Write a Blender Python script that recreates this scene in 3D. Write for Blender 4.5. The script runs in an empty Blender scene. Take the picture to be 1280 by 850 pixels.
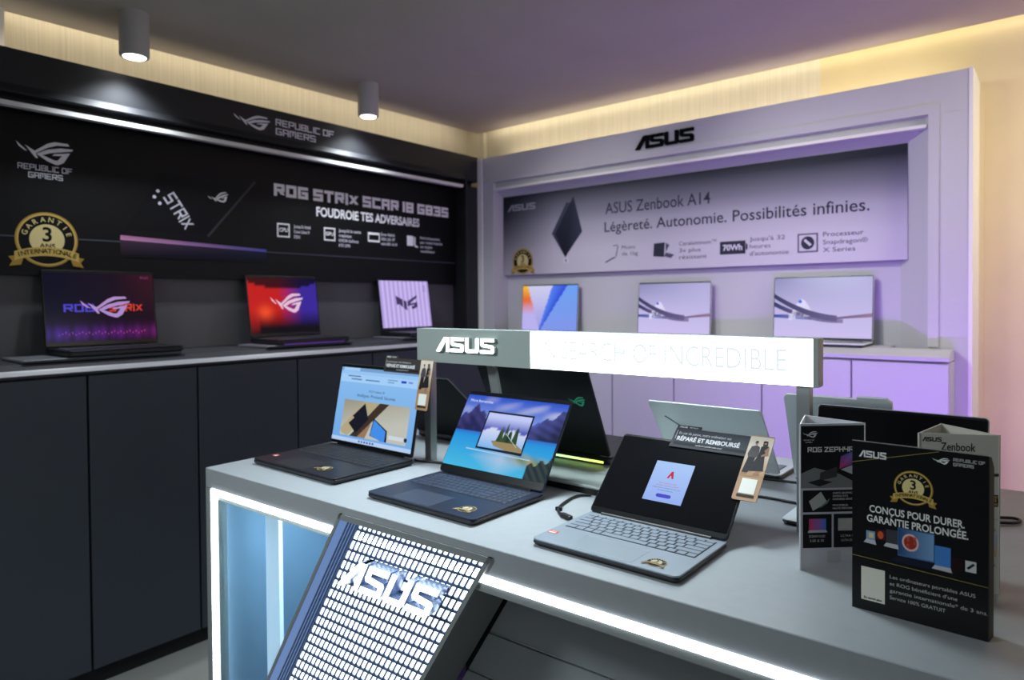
import bpy, math, random
from mathutils import Vector, Matrix
from mathutils.geometry import tessellate_polygon
R = math.radians
rnd = random.Random(4)
scn = bpy.context.scene
col = scn.collection

# ------------------------------------------------------------------ camera
CAMZ = 1.40
cam = bpy.data.cameras.new('camera')
camo = bpy.data.objects.new('camera', cam); col.objects.link(camo)
rt = Vector((0.77243202, 0.63505287, -0.00752553))
dn = Vector((0.00493097, -0.01784588, -0.99982859))
fw = Vector((-0.63507832, 0.77226251, -0.01691615))
camo.matrix_world = Matrix(((rt.x, -dn.x, -fw.x, 0), (rt.y, -dn.y, -fw.y, 0), (rt.z, -dn.z, -fw.z, CAMZ), (0, 0, 0, 1)))
cam.sensor_fit = 'HORIZONTAL'; cam.sensor_width = 36.0
cam.lens = 848.0 / 1280 * 36
cam.shift_y = -(425 - 391.4) / 1280
cam.clip_start = 0.02
cam.dof.use_dof = True; cam.dof.focus_distance = 1.30; cam.dof.aperture_fstop = 4.0
scn.camera = camo

# ------------------------------------------------------------------ world, view, large lights
scn.view_settings.view_transform = 'Standard'
scn.view_settings.look = 'None'
scn.view_settings.exposure = 0.0
scn.view_settings.gamma = 1.0
scn.view_settings.use_curve_mapping = False
w = bpy.data.worlds.new('world'); scn.world = w; w.use_nodes = True
w.node_tree.nodes['Background'].inputs[0].default_value = (0.55, 0.68, 0.85, 1)
w.node_tree.nodes['Background'].inputs[1].default_value = 0.045

def area(name, loc, target, sx, sy, power, color, spread=180):
    l = bpy.data.lights.new(name, 'AREA'); l.shape = 'RECTANGLE'; l.size = sx; l.size_y = sy
    l.energy = power; l.color = color; l.spread = R(spread)
    o = bpy.data.objects.new(name, l); col.objects.link(o)
    o.location = loc
    o.rotation_euler = (Vector(target) - Vector(loc)).to_track_quat('-Z', 'Y').to_euler()
    return o
WARM = (1.0, 0.88, 0.66)
CEIL = 2.55
# warm light slot that runs round the edge of the lowered ceiling
def cove(name, a, b, toward, power):
    """long thin lamp from a to b, shining towards the wall and a little up"""
    a, b = Vector(a), Vector(b)
    l = bpy.data.lights.new(name, 'AREA'); l.shape = 'RECTANGLE'
    l.size = (b - a).length; l.size_y = 0.04; l.energy = power; l.color = WARM
    o = bpy.data.objects.new(name, l); col.objects.link(o); c = (a + b) / 2
    x = (b - a).normalized(); z = -Vector(toward).normalized(); z = (z - x * z.dot(x)).normalized(); y = z.cross(x)
    o.matrix_world = Matrix(((x.x, y.x, z.x, c.x), (x.y, y.y, z.y, c.y), (x.z, y.z, z.z, c.z), (0, 0, 0, 1)))
cove('cove_light_left', (-3.16, 3.40, CEIL + 0.06), (-3.245, 0.60, CEIL + 0.06), (-.8, 0, -.6), 1.6)
cove('cove_light_right', (-3.05, 3.44, CEIL + 0.06), (1.2, 3.44, CEIL + 0.06), (0, .8, -.6), 3.6)
# warm lamps added on top of the wall displays to even the wall light
cove('display_top_light_left', (-3.12, 0.40, 2.343), (-3.12, 3.20, 2.343), (-.85, 0, .5), 1.6)
cove('display_top_light_right', (-2.90, 3.39, 2.330), (-0.40, 3.39, 2.330), (0, .85, .5), 3.0)
# violet strip under the rear edge of the display table
area('violet_strip_light', (-0.75, 2.10, 0.70), (-0.85, 3.1, 1.20), 2.2, 0.06, 17, (0.40, 0.13, 1.0), 160)
# unseen shop lights out of frame, plus fill added for the right display
area('table_ceiling_light', (-1.20, 1.48, 2.50), (-1.20, 1.20, 0.9), 0.5, 0.3, 12, (0.78, 0.94, 1.0), 84)
area('display_fill_light_a', (-2.3, 2.0, 2.50), (-2.0, 3.3, 1.45), 0.2, 0.2, 2.4, (1.0, 0.97, 0.95), 72)  # pair of unseen fill lamps added to brighten the right display
area('display_fill_light_b', (-1.5, 2.0, 2.50), (-0.7, 3.3, 1.45), 0.2, 0.2, 2.9, (1.0, 0.97, 0.95), 72)
area('front_left_light', (-1.9, -0.5, 2.35), (-1.35, 1.4, 1.05), 0.6, 0.5, 11, (0.84, 0.96, 1.0), 100)
area('shop_ceiling_light', (0.6, -1.2, 2.3), (-1.2, 1.6, 1.1), 2.0, 1.2, 8, (0.88, 0.95, 1.0))
area('shop_aisle_light', (1.6, 2.3, 2.3), (-0.4, 3.4, 1.9), 0.9, 0.9, 8, (1.0, 0.93, 0.86), 110)
area('wall_washer_light', (0.9, 2.9, 2.52), (0.45, 3.54, 1.95), 0.9, 0.15, 9.5, (1.0, 0.92, 0.60), 120)

# ------------------------------------------------------------------ helpers
def lin(c):
    c = c / 255.0
    return c / 12.92 if c <= 0.04045 else ((c + 0.055) / 1.055) ** 2.4
def rgb(r, g, b): return (lin(r), lin(g), lin(b), 1.0)
def mixc(a, b, t):
    t = max(0, min(1, t)); return tuple(a[i] + (b[i] - a[i]) * t for i in range(3)) + (1.0,)

MATS = {}
def mat(name, c, rough=0.5, metal=0.0, spec=0.5, emit=None, es=0.0, coat=0.0):
    m = bpy.data.materials.new(name); m.use_nodes = True
    p = m.node_tree.nodes['Principled BSDF']
    p.inputs['Base Color'].default_value = c
    p.inputs['Roughness'].default_value = rough
    p.inputs['Metallic'].default_value = metal
    p.inputs['Specular IOR Level'].default_value = spec
    p.inputs['Coat Weight'].default_value = coat
    if emit:
        p.inputs['Emission Color'].default_value = emit
        p.inputs['Emission Strength'].default_value = es
    MATS[name] = m
    return m
def noisy(m, scale, amt, detail=4, stretch=(1, 1, 1), bump=0.0):
    """procedural variation of the base colour and a faint bump"""
    nt = m.node_tree; p = nt.nodes['Principled BSDF']; c = p.inputs['Base Color'].default_value[:]
    tc = nt.nodes.new('ShaderNodeTexCoord'); mp = nt.nodes.new('ShaderNodeMapping'); mp.inputs['Scale'].default_value = stretch
    n = nt.nodes.new('ShaderNodeTexNoise'); n.inputs['Scale'].default_value = scale; n.inputs['Detail'].default_value = detail
    r = nt.nodes.new('ShaderNodeValToRGB')
    r.color_ramp.elements[0].position = 0.3; r.color_ramp.elements[1].position = 0.7
    r.color_ramp.elements[0].color = tuple(x * (1 - amt) for x in c[:3]) + (1,)
    r.color_ramp.elements[1].color = tuple(min(1, x * (1 + amt)) for x in c[:3]) + (1,)
    nt.links.new(tc.outputs['Object'], mp.inputs[0]); nt.links.new(mp.outputs[0], n.inputs['Vector'])
    nt.links.new(n.outputs['Fac'], r.inputs[0]); nt.links.new(r.outputs[0], p.inputs['Base Color'])
    if bump:
        b = nt.nodes.new('ShaderNodeBump'); b.inputs['Strength'].default_value = bump; b.inputs['Distance'].default_value = 0.002
        nt.links.new(n.outputs['Fac'], b.inputs['Height']); nt.links.new(b.outputs[0], p.inputs['Normal'])
    return m
def attr_mat(name, kind, rough=0.5, spec=0.3, es=1.0):
    m = bpy.data.materials.new(name); m.use_nodes = True
    nt = m.node_tree; p = nt.nodes['Principled BSDF']
    a = nt.nodes.new('ShaderNodeAttribute'); a.attribute_name = 'Col'
    p.inputs['Roughness'].default_value = rough; p.inputs['Specular IOR Level'].default_value = spec
    if kind == 'print':
        nt.links.new(a.outputs['Color'], p.inputs['Base Color'])
    else:
        p.inputs['Base Color'].default_value = (0.004, 0.004, 0.005, 1)
        nt.links.new(a.outputs['Color'], p.inputs['Emission Color'])
        p.inputs['Emission Strength'].default_value = es
    MATS[name] = m
    return m

attr_mat('print', 'print', 0.55, 0.2)
attr_mat('gloss_print', 'print', 0.32, 0.4)
attr_mat('screen', 'screen', 0.15, 0.12, 1.0)
attr_mat('lit', 'screen', 0.5, 0.2, 1.0)
noisy(mat('ceiling_paint', rgb(196, 188, 178), 0.9, spec=0.1), 3, 0.03)
noisy(mat('floor_stone', rgb(150, 150, 144), 0.5), 5, 0.06)
def grain_wall(name, c):
    m = mat(name, c, 0.7, spec=0.2)
    return noisy(m, 9, 0.10, 5, (26, 26, 0.35), 0.15)
grain_wall('wood_grain', rgb(216, 208, 188))
noisy(mat('plaster', rgb(222, 206, 164), 0.8, spec=0.1), 4, 0.035, 5)
noisy(mat('cabinet_dark', rgb(66, 72, 80), 0.5, spec=0.2), 2, 0.03)
mat('gap_black', rgb(14, 15, 18), 0.7)
noisy(mat('frame_black', rgb(30, 31, 36), 0.55, spec=0.45), 2, 0.04)
noisy(mat('niche_grey', rgb(92, 92, 96), 0.5), 2, 0.03)
noisy(mat('worktop_grey', rgb(62, 62, 68), 0.6, spec=0.25), 2, 0.03)
mat('worktop_edge', rgb(186, 186, 192), 0.4)  # pale tone paints in the light the front edge catches
attr_mat('banner_film', 'print', 0.5, 0.25)
noisy(mat('panel_white', rgb(196, 196, 202), 0.5, spec=0.35), 2, 0.02)
mat('trim_white', rgb(236, 234, 232), 0.45)
noisy(mat('table_grey', rgb(150, 154, 158), 0.45, spec=0.45), 40, 0.025)
mat('table_fascia', rgb(134, 138, 138), 0.45)
noisy(mat('slat_grey', rgb(150, 154, 158), 0.4), 3, 0.03)
mat('alu', rgb(176, 180, 180), 0.35, 0.7)
mat('alu_grey', rgb(168, 178, 174), 0.4, 0.15)
mat('panel_metal', rgb(168, 188, 222), 0.25, 0.3)
mat('grille_metal', rgb(92, 110, 144), 0.3, 0.3)
noisy(mat('blue_acrylic', rgb(138, 164, 182), 0.5, spec=0.4), 5, 0.08, 5)
mat('led_white', (1, 1, 1, 1), 0.5, emit=(0.86, 0.94, 1, 1), es=9.0)
mat('margin_lit', (.02, .03, .05, 1), 0.3, emit=rgb(112, 142, 196), es=0.8)  # glow put into the plain panel margin to brighten it
mat('led_soft', (1, 1, 1, 1), 0.5, emit=(0.60, 0.82, 1, 1), es=0.5)
mat('grille_light', (1, 1, 1, 1), 0.5, emit=(0.86, 0.94, 1, 1), es=3.5)
mat('letter_light', (1, 1, 1, 1), 0.5, emit=(0.92, 0.97, 1, 1), es=2.2)
mat('sign_light', (1, 1, 1, 1), 0.5, emit=(0.92, 0.98, 1, 1), es=8.0)
mat('sign_text', (0, 0, 0, 1), 0.5, emit=(0.76, 0.86, 0.90, 1), es=1.0)
mat('violet_led', (1, 1, 1, 1), 0.5, emit=(0.5, 0.25, 1, 1), es=6.0)
mat('lamp_lens', (1, 1, 1, 1), 0.5, emit=(1, 0.98, 0.95, 1), es=8.0)
mat('lamp_grey', rgb(190, 188, 188), 0.45)
mat('black_plastic', rgb(20, 20, 22), 0.4)
mat('letter_black', rgb(16, 16, 20), 0.8, spec=0.05)
mat('tray_grey', rgb(112, 114, 120), 0.45)
mat('rubber', rgb(12, 12, 13), 0.6)
mat('navy_deck', rgb(33, 40, 58), 0.38, 0.3)
mat('navy_key', rgb(40, 48, 66), 0.45)
mat('dark_deck', rgb(27, 29, 35), 0.4, 0.2)
mat('dark_key', rgb(24, 25, 29), 0.5)
mat('grey_deck', rgb(134, 144, 154), 0.4, 0.25)
mat('grey_key', rgb(118, 128, 140), 0.5)
mat('grey_pad', rgb(142, 152, 162), 0.32, 0.25)
mat('key_well', rgb(22, 25, 31), 0.6)
mat('shell_dark', rgb(26, 28, 34), 0.4)
mat('silver', rgb(222, 230, 232), 0.4, 0.15)
mat('silver_dim', rgb(190, 198, 200), 0.4, 0.2)
mat('bezel', rgb(8, 9, 11), 0.25)
mat('lid_black', rgb(17, 19, 25), 0.5, spec=0.3)
mat('glass_dark', rgb(4, 5, 7), 0.10, spec=0.6)
mat('card_white', rgb(212, 210, 204), 0.55)
mat('cord_black', rgb(16, 16, 18), 0.5)
mat('gold', rgb(196, 160, 76), 0.35, 0.6)
gm = bpy.data.materials.new('clear_glass'); gm.use_nodes = True
gp = gm.node_tree.nodes['Principled BSDF']
gp.inputs['Base Color'].default_value = (0.75, 0.88, 0.97, 1); gp.inputs['Transmission Weight'].default_value = 1.0
gp.inputs['Roughness'].default_value = 0.02; gp.inputs['IOR'].default_value = 1.05
MATS['clear_glass'] = gm

class Frame:
    def __init__(s, o, u, v):
        s.o = Vector(o); s.u = Vector(u).normalized(); s.v = Vector(v).normalized(); s.n = s.u.cross(s.v)
    def p(s, a, b, d=0.0): return s.o + s.u * a + s.v * b + s.n * d
WORLD = Frame((0, 0, 0), (1, 0, 0), (0, 1, 0))

class MB:
    def __init__(s): s.v = []; s.f = []; s.m = []; s.c = []; s.mats = []
    def mi(s, m):
        if m not in s.mats: s.mats.append(m)
        return s.mats.index(m)
    def face(s, pts, m, c=(1, 1, 1, 1)):
        b = len(s.v); s.v += [tuple(p) for p in pts]
        s.f.append(tuple(range(b, b + len(pts)))); s.m.append(s.mi(m))
        s.c.append(c if isinstance(c, list) else [c] * len(pts))
    def raw(s, verts, faces, m, c=(1, 1, 1, 1)):
        b = len(s.v); s.v += [tuple(p) for p in verts]; k = s.mi(m)
        for f in faces:
            s.f.append(tuple(b + i for i in f)); s.m.append(k); s.c.append([c] * len(f))
    def prism(s, fr, pts, d0, d1, m, mtop=None, c=(1, 1, 1, 1), ctop=None):
        """outline pts (2D, counter clockwise) extruded from depth d0 to d1 along the frame normal"""
        ar = sum(pts[i][0] * pts[(i + 1) % len(pts)][1] - pts[(i + 1) % len(pts)][0] * pts[i][1] for i in range(len(pts)))
        if ar < 0: pts = pts[::-1]
        n = len(pts)
        lo = [fr.p(a, b, d0) for a, b in pts]; hi = [fr.p(a, b, d1) for a, b in pts]
        tri = tessellate_polygon([[Vector((a, b, 0)) for a, b in pts]])
        def orient(t):
            a, b, cc = (pts[i] for i in t)
            return t if (b[0] - a[0]) * (cc[1] - a[1]) - (cc[0] - a[0]) * (b[1] - a[1]) > 0 else t[::-1]
        tri = [orient(t) for t in tri]
        if n <= 4:
            s.raw(hi, [tuple(range(n))], mtop or m, ctop or c); s.raw(lo, [tuple(range(n))[::-1]], m, c)
        else:
            s.raw(hi, tri, mtop or m, ctop or c); s.raw(lo, [t[::-1] for t in tri], m, c)
        s.raw(lo + hi, [(i, (i + 1) % n, n + (i + 1) % n, n + i) for i in range(n)], m, c)
    def box(s, x0, x1, y0, y1, z0, z1, m, fr=WORLD, c=(1, 1, 1, 1)):
        s.prism(fr, [(x0, y0), (x1, y0), (x1, y1), (x0, y1)], z0, z1, m, c=c)
    def bbox(s, x0, x1, y0, y1, z0, z1, m, b=0.003, fr=WORLD):
        """box with chamfered edges"""
        lv = [(z0, b), (z0 + b, 0), (z1 - b, 0), (z1, b)]
        rings = []
        for z, i in lv:
            k = b - i if False else 0
            X0, X1, Y0, Y1 = x0 + i, x1 - i, y0 + i, y1 - i
            rings.append([(X0 + b, Y0), (X1 - b, Y0), (X1, Y0 + b), (X1, Y1 - b), (X1 - b, Y1), (X0 + b, Y1), (X0, Y1 - b), (X0, Y0 + b)])
        s.loft([[fr.p(a, c, z) for a, c in r] for (z, i), r in zip(lv, rings)], m)
    def loft(s, rings, m, cap=True, close=True):
        n = len(rings[0]); vs = [p for r in rings for p in r]; fs = []
        for k in range(len(rings) - 1):
            for i in range(n if close else n - 1):
                j = (i + 1) % n
                fs.append((k * n + i, k * n + j, (k + 1) * n + j, (k + 1) * n + i))
        if cap:
            fs.append(tuple(range(n))[::-1]); fs.append(tuple((len(rings) - 1) * n + i for i in range(n)))
        s.raw(vs, fs, m)
    def rrect(s, fr, w, h, r, d0, d1, m, cx=0, cy=0, bev=0.0015, seg=4):
        def ring(ins):
            rr = max(r - ins, 0.0004); pts = []
            for (sx, sy, a0) in ((1, 1, 0), (-1, 1, 90), (-1, -1, 180), (1, -1, 270)):
                ox = cx + sx * (w / 2 - ins - rr); oy = cy + sy * (h / 2 - ins - rr)
                for i in range(seg + 1):
                    a = R(a0 + 90 * i / seg); pts.append((ox + rr * math.cos(a), oy + rr * math.sin(a)))
            return pts
        lv = [(d0, bev), (d0 + bev, 0), (d1 - bev, 0), (d1, bev)]
        s.loft([[fr.p(a, b, d) for a, b in ring(i)] for d, i in lv], m)
    def tube(s, pts, r, m, n=8):
        pts = [Vector(p) for p in pts]
        # catmull-rom resample
        q = []
        for i in range(len(pts) - 1):
            p0 = pts[max(i - 1, 0)]; p1 = pts[i]; p2 = pts[i + 1]; p3 = pts[min(i + 2, len(pts) - 1)]
            for k in range(5):
                t = k / 5
                q.append(0.5 * ((2 * p1) + (p2 - p0) * t + (2 * p0 - 5 * p1 + 4 * p2 - p3) * t * t + (3 * p1 - p0 - 3 * p2 + p3) * t ** 3))
        q.append(pts[-1])
        rings = []
        for i, p in enumerate(q):
            d = (q[min(i + 1, len(q) - 1)] - q[max(i - 1, 0)]).normalized()
            up = Vector((0, 0, 1)) if abs(d.z) < 0.9 else Vector((1, 0, 0))
            a = d.cross(up).normalized(); b = a.cross(d)
            rings.append([p + a * (r * math.cos(2 * math.pi * k / n)) - b * (r * math.sin(2 * math.pi * k / n)) for k in range(n)])
        s.loft(rings, m)
    def lathe(s, c, prof, m, n=32):
        rings = [[Vector((c[0] + r * math.cos(2 * math.pi * k / n), c[1] + r * math.sin(2 * math.pi * k / n), z)) for k in range(n)] for r, z in prof]
        s.loft(rings, m)
    # flat printed graphics -------------------------------------------------
    def poly(s, fr, pts, d, c, m='print'):
        ar = sum(pts[i][0] * pts[(i + 1) % len(pts)][1] - pts[(i + 1) % len(pts)][0] * pts[i][1] for i in range(len(pts)))
        if ar < 0:
            pts = pts[::-1]
            if isinstance(c, list): c = c[::-1]
        if len(pts) <= 4 and isinstance(c, list) or len(pts) <= 4:
            s.face([fr.p(a, b, d) for a, b in pts], m, c); return
        tri = tessellate_polygon([[Vector((a, b, 0)) for a, b in pts]])
        P = [fr.p(a, b, d) for a, b in pts]
        for t in tri:
            a, b, cc = (pts[i] for i in t)
            if (b[0] - a[0]) * (cc[1] - a[1]) - (cc[0] - a[0]) * (b[1] - a[1]) < 0: t = t[::-1]
            s.face([P[i] for i in t], m, c)
    def rect(s, fr, x0, x1, y0, y1, d, c, m='print'): s.poly(fr, [(x0, y0), (x1, y0), (x1, y1), (x0, y1)], d, c, m)
    def disc(s, fr, x, y, rx, ry, d, c, m='print', n=28): s.poly(fr, [(x + rx * math.cos(2 * math.pi * k / n), y + ry * math.sin(2 * math.pi * k / n)) for k in range(n)], d, c, m)
    def line(s, fr, x0, y0, x1, y1, t, d, c, m='print'):
        L = math.hypot(x1 - x0, y1 - y0); nx, ny = -(y1 - y0) / L * t / 2, (x1 - x0) / L * t / 2
        s.poly(fr, [(x0 - nx, y0 - ny), (x1 - nx, y1 - ny), (x1 + nx, y1 + ny), (x0 + nx, y0 + ny)], d, c, m)
    def grid(s, fr, x0, x1, y0, y1, d, fn, nx, ny, m='screen'):
        vs = []; cs = []
        for j in range(ny + 1):
            for i in range(nx + 1):
                u, v = i / nx, j / ny
                vs.append(fr.p(x0 + (x1 - x0) * u, y0 + (y1 - y0) * v, d)); cs.append(fn(u, v))
        b = len(s.v); s.v += [tuple(p) for p in vs]; k = s.mi(m)
        for j in range(ny):
            for i in range(nx):
                f = (j * (nx + 1) + i, j * (nx + 1) + i + 1, (j + 1) * (nx + 1) + i + 1, (j + 1) * (nx + 1) + i)
                s.f.append(tuple(b + q for q in f)); s.m.append(k); s.c.append([cs[q] for q in f])
    def text(s, fr, body, x, y, h, d, c, m='print', w=None, bold=0.0, align='l', rot=0.0, shear=0.0, ext=0.0):
        V, F = text_mesh(body, bold)
        if not V: return
        mx0 = min(p[0] for p in V); mx1 = max(p[0] for p in V)
        sy = h / CAPH; sx = sy
        if w: sx = w / (mx1 - mx0)
        W = (mx1 - mx0) * sx
        off = {'l': 0, 'c': -W / 2, 'r': -W}[align]
        cr, sr = math.cos(rot), math.sin(rot)
        P = []
        for p in V:
            a = (p[0] - mx0) * sx + off + p[1] * sy * shear; b = p[1] * sy
            P.append((x + a * cr - b * sr, y + a * sr + b * cr))
        for f in F:
            q = [P[i] for i in f]
            ar = sum(q[i][0] * q[(i + 1) % len(q)][1] - q[(i + 1) % len(q)][0] * q[i][1] for i in range(len(q)))
            if ar < 0: q = q[::-1]
            s.face([fr.p(a, b, d) for a, b in q], m, c)
    def build(s, name, parent=None, smooth=False):
        me = bpy.data.meshes.new(name)
        me.from_pydata(s.v, [], s.f)
        for k in s.mats: me.materials.append(MATS[k])
        me.polygons.foreach_set('material_index', s.m)
        ca = me.color_attributes.new('Col', 'FLOAT_COLOR', 'CORNER')
        flat = [x for f in s.c for q in f for x in q]
        ca.data.foreach_set('color', flat)
        if smooth: me.polygons.foreach_set('use_smooth', [True] * len(me.polygons))
        me.update()
        o = bpy.data.objects.new(name, me); col.objects.link(o)
        if parent: o.parent = parent
        return o

TXT = {}
def text_mesh(body, bold=0.0):
    k = (body, bold)
    if k not in TXT:
        cu = bpy.data.curves.new('glyphs', 'FONT'); cu.body = body; cu.size = 1.0; cu.resolution_u = 3; cu.offset = bold
        cu.fill_mode = 'FRONT'
        ob = bpy.data.objects.new('glyphs', cu)
        me = ob.to_mesh()
        TXT[k] = ([tuple(v.co) for v in me.vertices], [tuple(p.vertices) for p in me.polygons])
        ob.to_mesh_clear(); bpy.data.objects.remove(ob); bpy.data.curves.remove(cu)
    return TXT[k]
CAPH = 1.0
_v, _f = text_mesh('H'); CAPH = max(p[1] for p in _v) - min(p[1] for p in _v)

def tag(o, label, cat, group=None):
    o['label'] = label; o['category'] = cat
    if group: o['group'] = group
    return o
def thing(name, label, cat, loc=(0, 0, 0), rz=0.0, group=None):
    o = bpy.data.objects.new(name, None); col.objects.link(o)
    o.empty_display_size = 0.05; o.location = loc; o.rotation_euler = (0, 0, rz)
    return tag(o, label, cat, group)
def struct(name, mb):
    o = mb.build(name); o['kind'] = 'structure'; return o

# ------------------------------------------------------------------ logo outlines (unit height)
ASUS = [
    [(0, 0), (0.42, 0), (1.12, 1), (0.78, 1)],
    [(0.9, 1), (1.28, 1), (1.28, 0), (0.98, 0), (0.98, 0.62)],
    [(1.40, 1), (2.62, 1), (2.62, 0.77), (1.70, 0.77), (1.70, 0.64), (2.5, 0.56), (2.62, 0.45), (2.62, 0.12), (2.5, 0), (1.36, 0), (1.36, 0.23), (2.32, 0.23), (2.32, 0.36), (1.52, 0.44), (1.40, 0.55)],
    [(2.74, 1), (3.04, 1), (3.04, 0.23), (3.66, 0.23), (3.66, 1), (3.96, 1), (3.96, 0.12), (3.84, 0), (2.86, 0), (2.74, 0.12)],
    [(4.10, 1), (5.30, 1), (5.30, 0.77), (4.40, 0.77), (4.40, 0.64), (5.18, 0.56), (5.30, 0.45), (5.30, 0.12), (5.18, 0), (4.06, 0), (4.06, 0.23), (5.00, 0.23), (5.00, 0.36), (4.22, 0.44), (4.10, 0.55)]]
ASUSW = 5.30
ASUS_LETTERS = [ASUS[0:2], ASUS[2:3], ASUS[3:4], ASUS[4:5]]
def asus(mb, fr, x, y, w, h, d, c, m='print', shear=0.0, rot=0.0):
    for pl in ASUS: mb.poly(fr, [(x + a / ASUSW * w + b * h * shear, y + b * h + (a / ASUSW * w) * math.tan(rot)) for a, b in pl], d, c, m)
_E = [
    [(195, 665), (240, 690), (285, 712), (400, 628), (470, 600), (598, 600), (612, 622), (490, 632), (400, 668), (292, 735), (312, 780), (290, 780), (235, 715)],
    [(115, 640), (135, 655), (215, 722), (190, 718), (140, 685)],
    [(298, 740), (400, 685), (520, 655), (645, 648), (638, 668), (540, 690), (430, 715), (355, 745), (465, 782), (495, 780), (540, 728), (445, 738), (465, 720), (618, 690), (555, 795), (500, 825), (470, 823), (400, 800)]]
EYE = [[((a - 115) / 530, (825 - b) / 530) for a, b in pl] for pl in _E]   # width 1, height 0.425
def eye(mb, fr, x, y, w, d, c, m='print', hs=1.0, rot=0.0):
    cr, sr = math.cos(rot), math.sin(rot)
    for pl in EYE:
        q = [(a * w, b * w * hs) for a, b in pl]
        q = [(x + a * cr - b * sr, y + a * sr + b * cr) for a, b in q]
        cc = c if not callable(c) else c(sum(p[0] for p in q) / len(q))
        mb.poly(fr, q, d, cc, m)
TECH = {'R': ((0,0,0,5),(0,5,4,5),(4,5,4,2.4),(0,2.4,4,2.4),(2.2,2.4,4,0)), 'O': ((0,0,0,5),(4,0,4,5),(0,0,4,0),(0,5,4,5)), 'G': ((0,5,4,5),(0,0,0,5),(0,0,4,0),(4,0,4,2.4),(2.2,2.4,4,2.4)),
 'S': ((0,5,4,5),(0,2.5,0,5),(0,2.5,4,2.5),(4,0,4,2.5),(0,0,4,0)), 'T': ((0,5,4,5),(2,0,2,5)), 'I': ((0,0,0,5),), '1': ((0,0,0,5),), 'X': ((0,0,4,5),(0,5,4,0)), 'C': ((0,5,4,5),(0,0,0,5),(0,0,4,0)),
 'A': ((0,0,0,5),(0,5,4,5),(4,0,4,5),(0,2.2,4,2.2)), '8': ((0,0,0,5),(4,0,4,5),(0,0,4,0),(0,5,4,5),(0,2.5,4,2.5)), '3': ((4,0,4,5),(0,0,4,0),(0,5,4,5),(1,2.5,4,2.5)), 'E': ((0,0,0,5),(0,0,4,0),(0,5,4,5),(0,2.5,3.4,2.5)),
 'P': ((0,0,0,5),(0,5,4,5),(4,2.2,4,5),(0,2.2,4,2.2)), 'U': ((0,0,0,5),(4,0,4,5),(0,0,4,0)), 'L': ((0,0,0,5),(0,0,4,0)), 'F': ((0,0,0,5),(0,5,4,5),(0,2.5,3.4,2.5)), 'M': ((0,0,0,5),(0,5,4.4,5),(4.4,0,4.4,5),(2.2,1.6,2.2,5)),
 'Z': ((0,5,4,5),(0,0,4,5),(0,0,4,0)), 'H': ((0,0,0,5),(4,0,4,5),(0,2.5,4,2.5)), 'Y': ((0,2.4,0,5),(4,0,4,5),(0,2.4,4,2.4)), 'N': ((0,0,0,5),(0,5,4,0),(4,0,4,5))}
TECH['B'] = TECH['8']; TECH['5'] = TECH['S']; TECH['D'] = TECH['O']
def tech(mb, fr, body, x, y, h, d, c, w, m='print', t=0.95, rot=0.0):
    """square technical lettering, as wide as w and as high as h"""
    pos = []; cur = 0.0
    for ch in body:
        if ch == ' ': cur += 2.2; continue
        wd = max(max(a[0], a[2]) for a in TECH[ch]); pos.append((ch, cur)); cur += wd + t + 0.75
    tot = cur - 0.75; sx = w / tot; sy = h / (5 + t); cr, sr = math.cos(rot), math.sin(rot); k = 0
    for ch, ox in pos:
        for (x0, y0, x1, y1) in TECH[ch]:
            if y0 == y1: q = [(x0 - t / 2, y0 - t / 2), (x1 + t / 2, y0 - t / 2), (x1 + t / 2, y0 + t / 2), (x0 - t / 2, y0 + t / 2)]
            elif x0 == x1: q = [(x0 - t / 2, y0 - t / 2), (x0 + t / 2, y0 - t / 2), (x0 + t / 2, y1 + t / 2), (x0 - t / 2, y1 + t / 2)]
            else: q = [(x0 - t * .62, y0), (x0 + t * .62, y0), (x1 + t * .62, y1), (x1 - t * .62, y1)]
            P = []
            for a, b in q:
                a = (a + ox + t / 2) * sx; b = (b + t / 2) * sy
                P.append((x + a * cr - b * sr, y + a * sr + b * cr))
            mb.poly(fr, P, d + 4e-5 * (k % 7), c, m); k += 1
TUF = [[(0, 0.95), (0.30, 0.70), (0.30, 0.18), (0.14, 0.40), (0.02, 0.36)], [(0.34, 0.66), (0.48, 0.58), (0.48, 0), (0.34, 0.12)],
       [(0.52, 0.58), (0.98, 0.98), (0.98, 0.80), (0.68, 0.52), (0.68, 0.42), (0.98, 0.55), (0.98, 0.22), (0.78, 0.08), (0.70, 0.12), (0.70, 0.26), (0.82, 0.30), (0.82, 0.38), (0.52, 0.26)]]
GOLD = rgb(214, 182, 96); GOLD2 = rgb(176, 140, 62); CREAM = rgb(232, 214, 150); BLK = rgb(14, 14, 16)
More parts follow.
